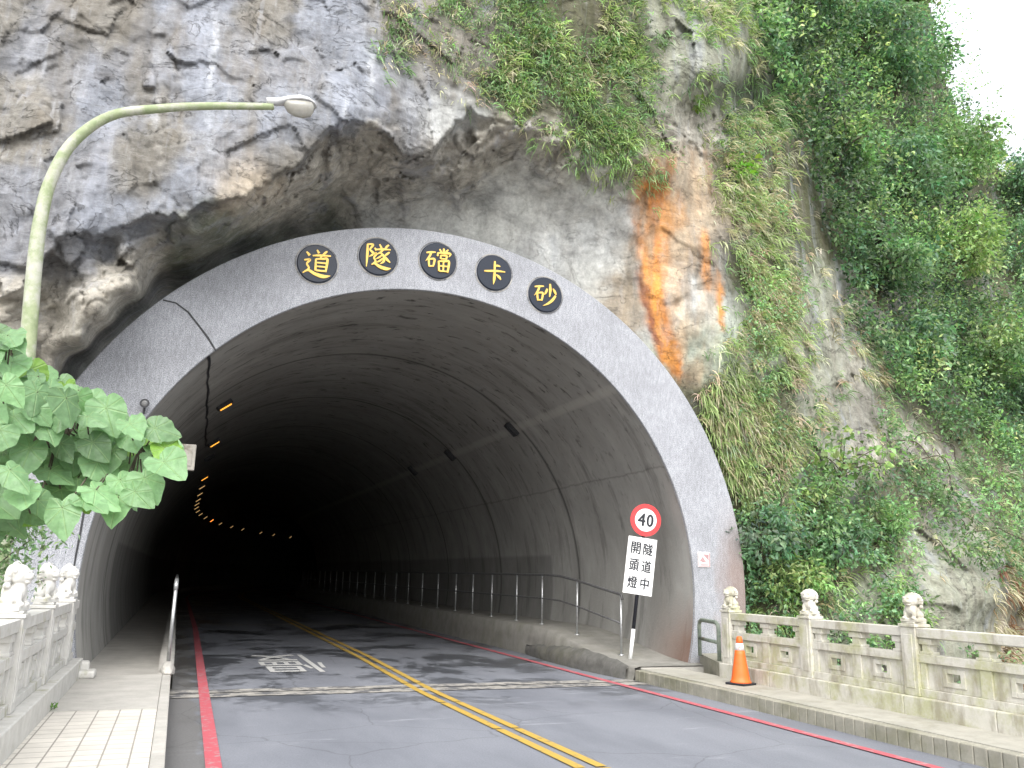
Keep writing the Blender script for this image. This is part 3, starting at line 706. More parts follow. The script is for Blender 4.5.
# ------------------------------------------------------------------ railings in the tunnel
gr = empty('guard_rail', (7.35, 13.7, 0), 'long two-bar metal railing on the right walkway running into the tunnel', 'railing')
post_s = [13.75, 15.55, 17.3, 18.8, 20.5, 22.0, 23.5, 25.3]+[27.1+1.8*k for k in range(22)]
for h, nm in ((1.04, 'top_rail'), (.55, 'middle_rail')):
    bm = bmesh.new()
    ss = [13.75, 14.6, 15.5, 16.4, 17.3]+list(np.arange(18.2, 66, 1.0))
    pts = [path(s, 7.35, rz(s)+h) for s in ss]
    if h > 1: pts = [(7.35, 13.70, rz(13.7)+.96), (7.35, 13.72, rz(13.7)+1.02)]+pts
    add_tube(bm, pts, .026 if h > 1 else .018, 8)
    rel(obj(nm, bm, MT['darksteel'], gr, smooth=True), gr)
pb = bmesh.new(); add_tube(pb, [(0, 0, 0), (0, 0, 1.03)], .021, 8); add_tube(pb, [(0, 0, 0), (0, 0, .03)], .05, 8)
po = None
for s in post_s:
    if po is None: po = obj('post', pb, MT['steel'], gr, smooth=True); o = po
    else: o = po.copy(); COL.objects.link(o)
    x, y, z = path(s, 7.35, rz(s)+.0); o.location = (x-7.35, y-13.7, z)
gl = empty('guard_rail', (.0, 13.4, 0), 'weathered metal railing on the left walkway seen almost end on', 'railing')
for h, nm in ((1.42, 'top_rail'), (1.05, 'middle_rail'), (.7, 'middle_rail')):
    bm = bmesh.new(); pts = [path(s, -.0, h) for s in [13.4, 14.5, 16, 18, 20, 22, 24]]
    if h > 1.2: pts = [(0, 13.36, h-.12), (0, 13.37, h-.04)]+pts
    add_tube(bm, pts, .03 if h > 1.2 else .02, 8); rel(obj(nm, bm, MT['steel'], gl, smooth=True), gl)
pb = bmesh.new(); add_tube(pb, [(0, 0, 0), (0, 0, 1.1)], .026, 8); po = None
for s in [13.37, 15.4, 17.4, 19.4, 21.4, 23.4]:
    if po is None: po = obj('post', pb, MT['steel'], gl, smooth=True); o = po
    else: o = po.copy(); COL.objects.link(o)
    o.location = (0, s-13.4, .32)
# lump of broken concrete at the foot of the left railing
bm = bmesh.new(); bmesh.ops.create_icosphere(bm, subdivisions=4, radius=1)
for v in bm.verts:
    p = np.array(v.co)[None]; n = 1+.25*fbm(p*2.2+3, 4, 5)[0]
    v.co = Vector((v.co.x*.10*n, v.co.y*.36*n, v.co.z*.11*n))
o = obj('concrete_lump', bm, MT['walk'], smooth=True); o.location = (.0, 13.2, .22)
tag(o, 'broken lump of concrete at the foot of the left railing', 'concrete lump')

# small pipe barrier between balustrade and portal
pb_ = empty('pipe_barrier', (8.0, 12.2, .19), 'low old green pipe barrier between the tunnel arch and mossy balustrade', 'barrier')
q0 = (7.72, 12.35); q1 = (7.85, 11.55)

def gnd(px, py, z): d = ray(px, py); return CAMP+d*((z-CZ)/d[2])
a = gnd(700, 655, .37); b_ = gnd(719.5, 661, .37)
bm = bmesh.new()
def P_(t, z): q = a*(1-t)+b_*t; return (q[0], q[1], z)
add_tube(bm, [P_(0, .36), P_(0, .85), P_(.04, .91), P_(.14, .94), P_(.86, .94), P_(.96, .91), P_(1, .85), P_(1, .36)], .032, 10)
rel(obj('frame', bm, MT['oldpipe'], pb_, smooth=True), pb_)
bm = bmesh.new(); add_tube(bm, [P_(0, .64), P_(1, .64)], .028, 10); rel(obj('crossbar', bm, MT['oldpipe'], pb_, smooth=True), pb_)

# ------------------------------------------------------------------ carved lion
def lion_mesh():
    bm = bmesh.new()
    def ball(x, y, z, rx, ry=None, rz_=None):
        ry = ry or rx; rz_ = rz_ or rx
        r = bmesh.ops.create_icosphere(bm, subdivisions=2, radius=1)
        for v in r['verts']: v.co = Vector((x+v.co.x*rx, y+v.co.y*ry, z+v.co.z*rz_))
    # faces -x (towards the road)
    add_box(bm, -.085, .085, -.085, .085, 0, .035)
    ball(.015, 0, .10, .075, .07, .085)                 # body
    ball(-.03, 0, .135, .055, .062, .075)               # chest
    for s in (-1, 1):
        ball(.03, s*.055, .07, .055, .03, .045)         # haunch
        ball(-.055, s*.042, .085, .022, .022, .06)      # foreleg
        ball(-.075, s*.045, .042, .03, .024, .018)      # paw
        ball(-.015, s*.072, .265, .018, .016, .022)     # ear
        ball(-.088, s*.022, .262, .015, .014, .013)     # brow / eye
        ball(-.102, s*.02, .222, .02, .018, .016)       # cheek
    ball(-.02, 0, .235, .078, .076, .078)               # head
    ball(-.09, 0, .225, .035, .042, .028)               # muzzle
    ball(-.112, 0, .24, .012, .016, .012)               # nose
    ball(-.085, 0, .19, .026, .034, .014)               # jaw
    for k in range(11):                                 # mane curls
        a = -1.9+3.8*k/10
        ball(.01+.02*abs(a)/2, .078*sin(a), .235+.078*cos(a), .022)
        ball(.045, .066*sin(a), .225+.066*cos(a), .024)
    for k in range(7):
        a = -1.4+2.8*k/6; ball(.02+.05*cos(a), .072*sin(a), .165, .022)
    ball(.085, 0, .12, .022, .02, .06)                  # tail
    me = bpy.data.meshes.new('lion'); bm.to_mesh(me); bm.free()
    o = bpy.data.objects.new('tmp', me); COL.objects.link(o)
    m = o.modifiers.new('r', 'REMESH'); m.mode = 'VOXEL'; m.voxel_size = .0065
    m2 = o.modifiers.new('s', 'SMOOTH'); m2.iterations = 2; m2.factor = .5
    dg = bpy.context.evaluated_depsgraph_get(); res = bpy.data.meshes.new_from_object(o.evaluated_get(dg))
    bpy.data.objects.remove(o); res.materials.clear(); return res
LION = lion_mesh(); LION.name = 'lion'

# ------------------------------------------------------------------ balustrades
def panel_bm(L, face):
    """panel of length L along +y, inner face towards -x*face; z from the plinth top"""
    bm = bmesh.new()
    def B(y0, y1, z0, z1, t): add_box(bm, -t/2, t/2, y0, y1, z0, z1)
    B(0, L, .635, .735, .17)          # top rail
    B(.0, L, .625, .6345, .12)
    B(0, L, .365, .455, .15)          # middle rail
    B(0, L, 0, .085, .17)             # bottom beam
    # small vase blocks in the open row
    for c, w in ((.09, .16), (L*.5, .2), (L-.09, .16)):
        B(c-w*.32, c+w*.32, .455, .60, .11); B(c-w*.55, c+w*.55, .56, .6245, .13); B(c-w*.5, c+w*.5, .4555, .485, .128)
    # lower panel: two halves each with a small hole
    e = .05; hw, hh = .085, .045; zc = .235
    B(0, e*1.6, .085, .365, .125); B(L-e*1.6, L, .085, .365, .125); B(L*.5-.07, L*.5+.07, .085, .365, .125)
    for (u, v) in ((e*1.6, L*.5-.07), (L*.5+.07, L-e*1.6)):
        c = (u+v)/2
        B(u, c-hw, .0855, .3645, .075); B(c+hw, v, .0855, .3645, .075)
        B(c-hw, c+hw, .0855, zc-hh, .075); B(c-hw, c+hw, zc+hh, .3645, .075)
        # raised frame round the hole
        B(c-hw-.06, c-hw-.002, zc-hh-.05, zc+hh+.05, .1); B(c+hw+.002, c+hw+.06, zc-hh-.05, zc+hh+.05, .1)
        B(c-hw-.0015, c+hw+.0015, zc+hh+.001, zc+hh+.05, .1); B(c-hw-.0015, c+hw+.0015, zc-hh-.05, zc-hh-.001, .1)
    return bm
def post_bm():
    bm = bmesh.new(); add_box(bm, -.105, .105, -.105, .105, 0, .74)
    add_box(bm, -.12, .12, -.12, .12, .741, .775); add_box(bm, -.095, .095, -.095, .095, .776, .80)
    for s in (-1, 1):
        add_box(bm, s*.106-.006, s*.106+.006, -.06, .06, .08, .66)
    return bm
def balustrade(x, ys, zp, mat, label, face, plinth_mat, pl_y):
    r = empty('stone_balustrade', (x, ys[0], 0), label, 'balustrade')
    bm = bmesh.new()
    n = 8
    for k in range(n):
        y0 = pl_y[0]+(pl_y[1]-pl_y[0])*k/n; y1 = pl_y[0]+(pl_y[1]-pl_y[0])*(k+1)/n
        add_box(bm, -.16, .2, y0-ys[0]+.003, y1-ys[0]-.003, -.9, zp)
    obj('plinth', bm, plinth_mat, r, bevel=.012)
    pm = None
    for y in ys:
        o = obj('post', post_bm() if pm is None else pm, mat, r, bevel=.008) if pm is None else None
        if o is None:
            o = p0.copy(); COL.objects.link(o); 
        else: p0 = o; pm = o.data
        o.location = (0, y-ys[0], zp+.001)
        if o is p0:
            l0 = obj('lion', LION, mat, o, smooth=True); l0.location = (0, 0, .80); l0.scale = (1.15, 1.2, .98) if face > 0 else (1.05, 1.1, 1.2)
            if face < 0: l0.rotation_euler.z = pi-.5
            else: l0.rotation_euler.z = .35
        else:
            l = l0.copy(); COL.objects.link(l); l.parent = o; l.rotation_euler.z = l0.rotation_euler.z+random.uniform(-.25, .25)
    for i in range(len(ys)-1):
        a, b = sorted((ys[i], ys[i+1]))
        o = obj('panel', panel_bm(b-a-.214, face), mat, r, bevel=.006); o.location = (0, a+.107-ys[0], zp+.001)
    return r
LION.materials.append(MT['stone'])
balustrade(7.92, [11.3, 9.52, 7.77, 5.87, 3.97, 2.07], .375, MT['stone'], 'long mossy stone balustrade with carved lions on the right of the road', 1, MT['stone'], (1.9, 11.42))
LION2 = LION.copy(); LION2.materials.clear(); LION2.materials.append(MT['whitestone'])
LR = LION; LION = LION2
lb = balustrade(-1.24, [11.95, 10.1, 8.25, 6.4, 4.5], .43, MT['whitestone'], 'white stone balustrade with carved lions along the left pavement', -1, MT['whitestone'], (4.4, 12.85))
o = obj('panel', panel_bm(.66, -1), MT['whitestone'], lb, bevel=.006); o.location = (0, 12.06-11.95, .431)
bm = bmesh.new(); add_box(bm, -.1, .13, 0, .16, 0, .2); add_box(bm, -.07, .22, -.2, .12, 0, .1)
o = obj('end_block', bm, MT['whitestone'], lb, bevel=.03); o.location = (.16, .75, .2)

# ------------------------------------------------------------------ street lamp
lp = empty('street_lamp', (-1.62, 9.5, -.9), 'tall curved green street lamp post reaching over the road in front of the cliff', 'street lamp')
pp = [(-1.60, 9.5, -.9), (-1.60, 9.5, 1), (-1.60, 9.5, 3.0), (-1.63, 9.5, 3.7), (-1.68, 9.5, 4.6), (-1.69, 9.5, 5.1), (-1.65, 9.5, 5.56), (-1.50, 9.5, 6.03), (-1.17, 9.5, 6.42), (-.69, 9.5, 6.62), (-.18, 9.5, 6.77), (.52, 9.5, 6.925)]
P = smoothpath(pp, 6); zz = np.linspace(.105, .042, len(P))
for i, q in enumerate(P): zz[i] = .1 if q[2] < 1 else max(.036, .088-.05*(i-6)/(len(P)-6))
bm = bmesh.new(); add_tube(bm, P, list(zz), 14); rel(obj('pole', bm, MT['polepaint'], lp, smooth=True), lp)
bm = bmesh.new()
def loft(bm, secs, n=16, half=None):
    rings = []
    for (x, z, w, ht, hb) in secs:
        rg = []
        for k in range(n):
            a = 2*pi*k/n; s_ = sin(a); rg.append(bm.verts.new((x, w*cos(a), z+(ht if s_ > 0 else hb)*s_)))
        rings.append(rg)
    for i in range(len(rings)-1):
        for k in range(n): bm.faces.new((rings[i][k], rings[i][(k+1) % n], rings[i+1][(k+1) % n], rings[i+1][k]))
    bm.faces.new(rings[0][::-1]); bm.faces.new(rings[-1])
    bmesh.ops.recalc_face_normals(bm, faces=bm.faces[:])
loft(bm, [(.44, 0, .045, .045, .045), (.56, .005, .05, .05, .045), (.62, .012, .065, .06, .035), (.72, .02, .11, .075, .02), (.82, .025, .13, .085, .015), (.92, .018, .125, .07, .012), (.99, .0, .09, .045, .01), (1.02, -.01, .03, .015, .008)])
o = obj('lamp_head', bm, MT['lampgrey'], lp, smooth=True); o.location = (1.62-.0, 0, 7.83)
o.rotation_euler.y = radians(-6)
bm = bmesh.new(); loft(bm, [(.64, .0, .05, .005, .03), (.68, .0, .085, .005, .10), (.75, 0, .105, .005, .145), (.86, 0, .115, .005, .16), (.95, 0, .10, .005, .13), (.985, -.005, .06, .005, .06)])
obj('lens', bm, MT['glass'], o, smooth=True)
bm = bmesh.new(); add_tube(bm, [(.5, 0, -.05), (.5, 0, -.08)], .03, 8); obj('clamp', bm, MT['lampgrey'], o)

# ------------------------------------------------------------------ speed limit / headlight sign
sg = empty('road_sign', (7.36, 13.45, rz(13.5)), 'leaning road sign post with speed limit disc above a white notice', 'road sign')
sg.rotation_euler = (radians(0), radians(7.2), radians(-10))
bm = bmesh.new(); add_tube(bm, [(0, 0, -.05), (0, 0, .5)], .034, 12); obj('post', bm, MT['whitemetal'], sg, smooth=True)
bm = bmesh.new(); add_tube(bm, [(0, 0, .501), (0, 0, 2.45)], .032, 12); obj('post', bm, MT['black'], sg, smooth=True)['label'] = 'black upper half of the sign post'
def disc_y(bm, r, y0, y1, cz, n=48):
    A = [[bm.verts.new((r*cos(2*pi*k/n), y, cz+r*sin(2*pi*k/n))) for k in range(n)] for y in (y0, y1)]
    for k in range(n): bm.faces.new((A[0][k], A[0][(k+1) % n], A[1][(k+1) % n], A[1][k]))
    bm.faces.new(A[0]); bm.faces.new(A[1][::-1])
bm = bmesh.new(); disc_y(bm, .285, -.045, -.035, 2.375); ds = obj('speed_disc', bm, MT['signred'], sg)
bm = bmesh.new(); disc_y(bm, .2, -.049, -.0452, 2.375); obj('white_face', bm, MT['whitemetal'], ds)
def put_text(body, w, h, cx, cz, y, mat, parent, name, bold=0):
    bm = bmesh.new(); offs = [(0, 0)]+([(bold, 0), (-bold, 0), (0, bold*.7), (0, -bold*.7)] if bold else [])
    for k, (dx, dz) in enumerate(offs):
        t = text_bm(body)
        for v in t.verts: v.co = Vector((cx+v.co.x*w+dx, y-.0006*k, cz+v.co.y*h+dz))
        me = bpy.data.meshes.new('t'); t.to_mesh(me); t.free(); bm.from_mesh(me)
    return obj(name, bm, mat, parent)
put_text('4', .13, .215, -.078, 2.375, -.0505, MT['black'], ds, 'numeral', .009)
put_text('0', .115, .215, .078, 2.375, -.0505, MT['black'], ds, 'numeral', .009)
bm = bmesh.new(); add_box(bm, -.28, .25, -.045, -.035, 1.08, 2.06); nb = obj('notice_board', bm, MT['whitemetal'], sg, bevel=.004)
bm = bmesh.new(); yb = -.0465
for (x0, x1, z0, z1) in ((-.262, .232, 2.032, 2.04), (-.262, .232, 1.10, 1.108), (-.262, -.254, 1.109, 2.031), (.224, .232, 1.109, 2.031)): add_box(bm, x0, x1, yb, yb+.001, z0, z1)
obj('border', bm, MT['black'], nb)
for i, (l, r_) in enumerate(zip('開頭燈', '隧道中')):
    for ch, cx in ((l, -.125), (r_, .098)):
        w = .17 if ch != '中' else .15
        put_text(ch, w, .2, cx, 1.87-.295*i, -.047, MT['black'], nb, 'character', .005)
for z in (1.3, 1.8, 2.3):
    bm = bmesh.new(); add_box(bm, -.05, .05, -.034, .036, z-.012, z+.012); obj('clamp', bm, MT['steel'], sg)

# ------------------------------------------------------------------ traffic cone
tc = empty('traffic_cone', (7.5, 10.52, .172), 'orange traffic cone with white reflective sleeve standing before the mossy balustrade', 'traffic cone')
tc.rotation_euler.z = .35
bm = bmesh.new()
def rcone(z): return .135-(.135-.035)*(z-.03)/.62
add_lathe(bm, [(.15, .03), (.14, .05)]+[(rcone(z), z) for z in np.linspace(.06, .46, 8)]+[(rcone(.46)-.003, .461), (rcone(.56)-.003, .559)]+[(rcone(z), z) for z in (.56, .6, .63)]+[(.032, .645), (.02, .65)], 28)
obj('body', bm, MT['orange'], tc, smooth=True)
bm = bmesh.new(); add_lathe(bm, [(rcone(.463)+.001, .463), (rcone(.557)+.001, .557)], 28); obj('reflective_sleeve', bm, MT['reflect'], tc, smooth=True)
bm = bmesh.new(); add_box(bm, -.155, .155, -.155, .155, 0, .03); obj('base', bm, MT['black'], tc, bevel=.012)

# ------------------------------------------------------------------ cliff sheet
CP = np.array([
(-200,-200,12.5),(-200,100,11.5),(-200,300,11.2),(0,-200,12.8),(0,0,11.7),(0,120,11.2),(0,230,11.0),(25,300,11.1),
(100,0,11.5),(100,120,10.9),(90,220,10.6),(60,280,10.9),(200,-120,12),(200,0,11.3),(200,120,10.6),(190,210,10.4),
(300,0,11.2),(300,90,10.5),(290,145,10.3),(345,110,10.3),(400,60,10.8),(400,-10,11.3),(400,125,10.6),
(60,320,11.4),(110,262,11.1),(200,240,10.9),(250,212,10.9),(310,170,10.8),(360,150,11.1),(415,160,11.4),
(85,345,12.3),(110,320,12.1),(140,295,12.2),(180,262,12.3),(225,245,12.6),(280,215,12.6),(340,190,12.5),(400,185,12.5),(430,200,13.1),
(85,366,15.5),(105,346,15.5),(130,324,15.5),(160,298,15.4),(185,280,15.0),(230,256,14.8),(290,232,14.4),(350,224,14.1),(430,222,13.9),(500,237,13.7),
(30,360,12.4),(55,372,12.6),(20,450,13.1),(-10,550,13.3),(-200,450,12),(-200,650,12.5),(0,650,13.4),
(450,150,11.8),(480,172,12.4),(520,160,12.2),(560,178,12.5),(610,190,12.6),(640,215,12.9),(540,215,13.3),(600,260,13.4),(480,205,13.3),(640,300,13.3),
(450,105,11.1),(470,40,11.2),(450,-120,12),(520,115,11.3),(520,20,11.3),(590,140,11.5),(590,50,11.4),(600,-120,12.2),(650,160,11.9),(650,60,11.8),(700,30,12.0),(715,75,12.2),(690,-120,12.8),
(735,95,13.8),(700,132,13.2),(750,60,13.7),
(660,200,12.9),(650,300,13.2),(690,250,12.9),(700,330,13.1),(690,380,13.4),(720,420,13.5),(735,500,13.6),(748,600,13.5),(700,190,12.95),
(760,0,14),(760,-120,15),(770,150,13.8),(770,250,13.5),(780,350,13.5),(800,430,13.5),(780,520,13.3),(780,620,13.0),(780,740,13),(640,740,14),
(830,0,17),(830,120,16),(850,250,15.5),(860,350,15),(870,430,14.6),(860,520,14.0),(860,620,13.2),(860,760,13),
(920,0,20),(930,100,20),(940,200,19),(940,300,18),(940,400,16.5),(940,480,15),(960,560,13.8),(960,640,13.3),(960,780,13),
(1000,150,22),(1020,250,21),(1020,350,19),(1020,450,17),(1024,540,15),(1002,600,14.0),(1026,618,17.0),(1015,660,14.3),(1200,200,25),(1200,400,20),(1200,600,16),(1200,780,14)], float)
m_ = (CP[:, 2] < 12.6) & (CP[:, 0] < 735) & (CP[:, 1] > -150); CP[m_, 2] = 12.85-(12.85-CP[m_, 2])*.55
m_ = (CP[:, 2] > 13.5) & (CP[:, 0] > 175) & (CP[:, 0] < 520) & (CP[:, 1] > 200); CP[m_, 2] = 13.3+(CP[m_, 2]-13.5)*.25
def rbf(pts, val, q, c=7.):
    n = len(pts); A = np.zeros((n+3, n+3)); d = np.sqrt(((pts[:, None]-pts[None])**2).sum(-1)+c*c); A[:n, :n] = -d
    A[:n, :n] -= np.eye(n)*2.0
    A[:n, n] = 1; A[:n, n+1:] = pts/500; A[n, :n] = 1; A[n+1:, :n] = (pts/500).T
    s = np.linalg.solve(A, np.concatenate([val, [0, 0, 0]]))
    out = np.zeros(len(q))
    for i in range(0, len(q), 20000):
        Q = q[i:i+20000]; D = np.sqrt(((Q[:, None]-pts[None])**2).sum(-1)+c*c)
        out[i:i+20000] = -D@s[:n]+s[n]+(Q/500)@s[n+1:]
    return out
GX = np.arange(-180, 1190, 2.2); GY = np.arange(-180, 775, 2.2)
gx, gy = np.meshgrid(GX, GY); Q = np.stack([gx.ravel(), gy.ravel()], -1)
YY = rbf(CP[:, :2], CP[:, 2], Q).reshape(gx.shape)
P_0 = at_y(gx, gy, YY)
lipy = np.interp(gx, [-60, 20, 60, 110, 150, 185, 205, 245, 290, 330, 345, 385, 403, 430, 440, 452, 470, 560], [330, 285, 240, 232, 216, 219, 206, 196, 172, 132, 126, 133, 160, 156, 142, 128, 112, 140])
sd = (gy+9*fbm(P_0*2.2, 4, 700)+4*ridged(P_0*5, 2, 705)-lipy)
fx = np.clip((gx+20)/60, 0, 1)*np.clip((545-gx)/90, 0, 1)
YY = YY+fx*np.interp(gx, [90, 200], [.55, 1])*(.17*np.clip(sd/7, 0, 1)+.16*np.clip(sd/45, 0, 1))-fx*.10*np.clip(1+sd/30, 0, 1)*(sd < 0)
# second, lower ledge of the overhang and the rock nose beside the dark gap
l2 = np.interp(gx, [60, 100, 140, 176, 180, 230, 300, 360, 420], [262, 268, 262, 246, 236, 222, 192, 168, 190])
sd2 = gy+8*fbm(P_0*2.7, 4, 720)-l2
YY = YY+fx*np.clip((gx-176)/6, 0, 1)*.10*np.clip(sd2/6, 0, 1)
PB = at_y(gx, gy, YY)
# class weights (colour, relief amplitude) by zones along the face
ZC = {'grey': ((.195,.20,.215), 1.0), 'blue': ((.215,.23,.262), .8), 'brown': ((.19,.18,.16), 1.0), 'under': ((.315,.297,.257), .8), 'recess': ((.46,.465,.44), .2), 'white': ((.5,.51,.5), .4), 'slab': ((.27,.28,.22), 1.0),
      'pale': ((.36,.40,.33), .6), 'soil_shade': ((.075,.08,.04), .8), 'moss': ((.05,.065,.035), .6), 'tan': ((.38,.32,.24), .5)}  # soil tone is kept dark green, painting foliage shade into gaps between leaves
ZP = [(-150,0,'grey'),(0,0,'brown'),(40,40,'grey'),(30,120,'brown'),(20,220,'grey'),(80,70,'grey'),(100,20,'brown'),(110,110,'blue'),(90,180,'grey'),(140,170,'brown'),(160,60,'grey'),(150,120,'brown'),(200,90,'blue'),(200,10,'blue'),
(180,200,'blue'),(230,170,'grey'),(110,230,'blue'),(60,260,'grey'),(250,60,'grey'),(260,20,'brown'),(300,60,'grey'),(290,120,'blue'),(250,190,'tan'),(330,30,'blue'),(350,90,'blue'),(385,70,'blue'),(400,20,'brown'),(330,110,'blue'),(300,150,'brown'),
(430,60,'brown'),(440,110,'white'),(420,90,'grey'),(420,140,'grey'),(60,330,'under'),(20,350,'under'),(130,285,'under'),(90,310,'under'),(50,300,'under'),(100,310,'under'),(150,270,'under'),(210,250,'under'),(260,215,'under'),(320,185,'under'),(380,165,'under'),(120,290,'under'),
(400,195,'under'),(190,262,'moss'),(240,248,'moss'),(300,218,'under'),(350,210,'under'),(270,240,'moss'),(210,262,'moss'),(330,222,'moss'),(215,240,'moss'),(90,350,'under'),(90,366,'moss'),(130,322,'moss'),(420,210,'recess'),(390,220,'recess'),
(460,170,'under'),(440,150,'under'),(500,150,'under'),(520,190,'recess'),(480,215,'recess'),(560,210,'recess'),(600,190,'recess'),(570,240,'white'),(610,230,'white'),(600,270,'recess'),(560,160,'under'),(620,170,'under'),(630,290,'tan'),
(480,60,'brown'),(520,80,'soil_shade'),(560,40,'soil_shade'),(600,100,'soil_shade'),(640,50,'soil_shade'),(620,140,'soil_shade'),(655,30,'slab'),(670,60,'slab'),(700,50,'slab'),(690,90,'slab'),(720,60,'slab'),(740,100,'moss'),(700,120,'under'),
(660,180,'tan'),(650,240,'tan'),(690,220,'tan'),(710,260,'brown'),(680,300,'white'),(715,310,'recess'),(700,350,'pale'),(725,370,'pale'),(710,400,'soil_shade'),(740,330,'pale'),(760,180,'soil_shade'),(760,280,'soil_shade'),(770,400,'soil_shade'),(750,480,'soil_shade'),
(800,310,'slab'),(820,340,'slab'),(835,370,'slab'),(825,400,'slab'),(850,400,'brown'),(830,440,'slab'),(815,490,'slab'),(860,380,'under'),(880,420,'brown'),(890,440,'under'),(860,330,'brown'),(900,400,'soil_shade'),
(760,560,'soil_shade'),(820,560,'soil_shade'),(870,540,'soil_shade'),(880,600,'slab'),(910,600,'slab'),(940,560,'slab'),(950,600,'slab'),(970,620,'slab'),(990,560,'slab'),(980,600,'slab'),(1010,570,'brown'),(1024,600,'soil_shade'),(1015,640,'tan'),(950,500,'brown'),(900,490,'soil_shade'),
(1000,480,'soil_shade'),(900,100,'soil_shade'),(950,200,'soil_shade'),(1000,350,'soil_shade'),(830,200,'soil_shade'),(850,50,'soil_shade'),(950,400,'soil_shade'),(780,680,'soil_shade'),(900,680,'brown'),(1000,700,'soil_shade')]
zp = np.array([(a, b) for a, b, _ in ZP], float); zc = np.array([ZC[k][0] for *_, k in ZP]); za = np.array([ZC[k][1] for *_, k in ZP])
shp = gx.shape
wq = np.stack([gx+16*fbm(PB*1.3, 4, 40)+10*fbm(PB*5, 3, 41), gy+20*fbm(PB*1.3+50, 4, 42)+10*fbm(PB*5+9, 3, 43)], -1).reshape(-1, 2)
colr = np.zeros((len(wq), 3)); amp = np.zeros(len(wq)); uw = np.zeros(len(wq)); zu = np.array([k == 'under' for *_, k in ZP], float)
for i in range(0, len(wq), 20000):
    D2 = ((wq[i:i+20000, None]-zp[None])**2).sum(-1); W = np.exp(-D2/(2*15.**2))+1e-9/(1+D2/100)**2
    W /= W.sum(1, keepdims=True); colr[i:i+20000] = W@zc; amp[i:i+20000] = W@za; uw[i:i+20000] = W@zu
amp = amp.reshape(shp); colr = colr.reshape(shp+(3,))
# relief: tilted joint blocks + ridges + grain
rotm = np.array([[cos(.55), 0, sin(.55)], [0, 1, 0], [-sin(.55), 0, cos(.55)]])
PR = PB@rotm.T
wp = PR+.18*np.stack([fbm(PB*1.1, 3, 1), fbm(PB*1.1+9, 3, 2), fbm(PB*1.1+20, 3, 3)], -1)
F1, F2, hid, tilt = worley(wp*np.array([.75, .6, .62]), 3)
f1, f2, h2, t2 = worley(wp*np.array([1.9, 1.6, 1.7])+5, 8)
f3, f4, h3, t3 = worley(wp*np.array([4.6, 3.6, 4.4])+31, 12)
disp = .06*(hid-.5)+.40*tilt+.04*(h2-.5)+.20*t2+.06*t3
disp += .10*ridged(PB*np.array([1.5, 1.5, .35]), 5, 51)
edge = np.clip((F2-F1)/.035, 0, 1); 
disp += .05*ridged(PR*np.array([.8, .8, 2.6]), 6, 21)+.14*fbm(PB*1.3, 6, 30, .56)+.04*fbm(PB*7, 5, 31, .6)
smooth_d = .25*fbm(PB*.9, 4, 60)+.05*fbm(PB*4, 4, 61)
k = np.clip((amp-.2)/.8, 0, 1)
D = disp*k*.55+smooth_d*(1-k)
# keep the sheet clear of the arch rim and calm along the tunnel gap
rim = np.sqrt((at_y(gx, gy, np.full(shp, 12.9))[..., 0]-CX)**2+(at_y(gx, gy, np.full(shp, 12.9))[..., 2]-CZT)**2)
damp = np.clip((rim-RO)/.9, .25, 1)
D = D+uw.reshape(shp)*(.22*t2+.10*t3+.07*(h2-.5)+.13*ridged(PR*np.array([.5, .7, 3.4]), 5, 91)+.08*ridged(PR*np.array([1.2, 1.2, 8]), 3, 95))
D = D*damp
dirs = ray(gx, gy); dirs /= np.linalg.norm(dirs, axis=-1, keepdims=True)
dist = np.linalg.norm(PB-CAMP, axis=-1)
PS = PB-dirs*D[..., None]
colr = colr*(1+.55*uw.reshape(shp)*(ridged(PR*np.array([.45, .8, 5.5]), 5, 130)-.1)+.12*uw.reshape(shp)*(h2-.5))[..., None]
# orange seep streaks and friends (world-space stain of mineral on the face)
def streak(path_, col, strength=1.0, seed=0):
    global colr
    P = np.array(path_, float); cx = np.interp(gy, P[:, 1], P[:, 0]); w = np.interp(gy, P[:, 1], P[:, 2])
    wob = 9*fbm(PB*np.array([2.5, 2.5, 1.3]), 5, seed, .6)+5*fbm(PB*7, 3, seed+1)
    t = np.clip(1.25-np.abs(gx+wob-cx)/np.maximum(w, .1), 0, 1)*((gy > P[0, 1]) & (gy < P[-1, 1]))
    fade = np.clip((gy-P[0, 1])/12, 0, 1)*np.clip((P[-1, 1]-gy)/12, 0, 1)
    t = (np.clip(t*1.6, 0, 1)*fade*strength*np.clip(.62+1.5*fbm(PB*np.array([5, 5, .9]), 4, seed+7), 0, 1))[..., None]
    colr = colr*(1-t)+np.array(col)*t
streak([(672, 160, 26), (672, 220, 34), (676, 280, 34), (690, 340, 26), (695, 392, 14)], (.42, .31, .2), .7, 69)
streak([(668, 150, 20), (655, 200, 24), (655, 250, 20), (662, 300, 20), (672, 345, 16), (684, 388, 8)], (.40, .20, .08), .8, 68)
streak([(655, 175, 16), (652, 215, 18), (650, 250, 14), (655, 300, 14), (665, 345, 12), (682, 388, 7)], (.55, .21, .05), 1.0, 70)
streak([(675, 195, 10), (672, 225, 14), (664, 240, 10)], (.42, .2, .06), .9, 75)
streak([(645, 240, 9), (652, 290, 9), (662, 330, 8), (676, 372, 5)], (.75, .33, .08), .9, 71)
streak([(640, 262, 4), (645, 300, 5), (655, 335, 5), (665, 352, 3)], (.26, .09, .05), .9, 72)
streak([(668, 262, 7), (680, 320, 9), (695, 370, 5)], (.6, .48, .34), .7, 76)
streak([(700, 225, 6), (708, 260, 9), (716, 290, 7), (722, 335, 3)], (.58, .25, .07), .95, 73)
streak([(700, 140, 14), (695, 170, 16), (700, 215, 8)], (.26, .17, .10), .8, 74)
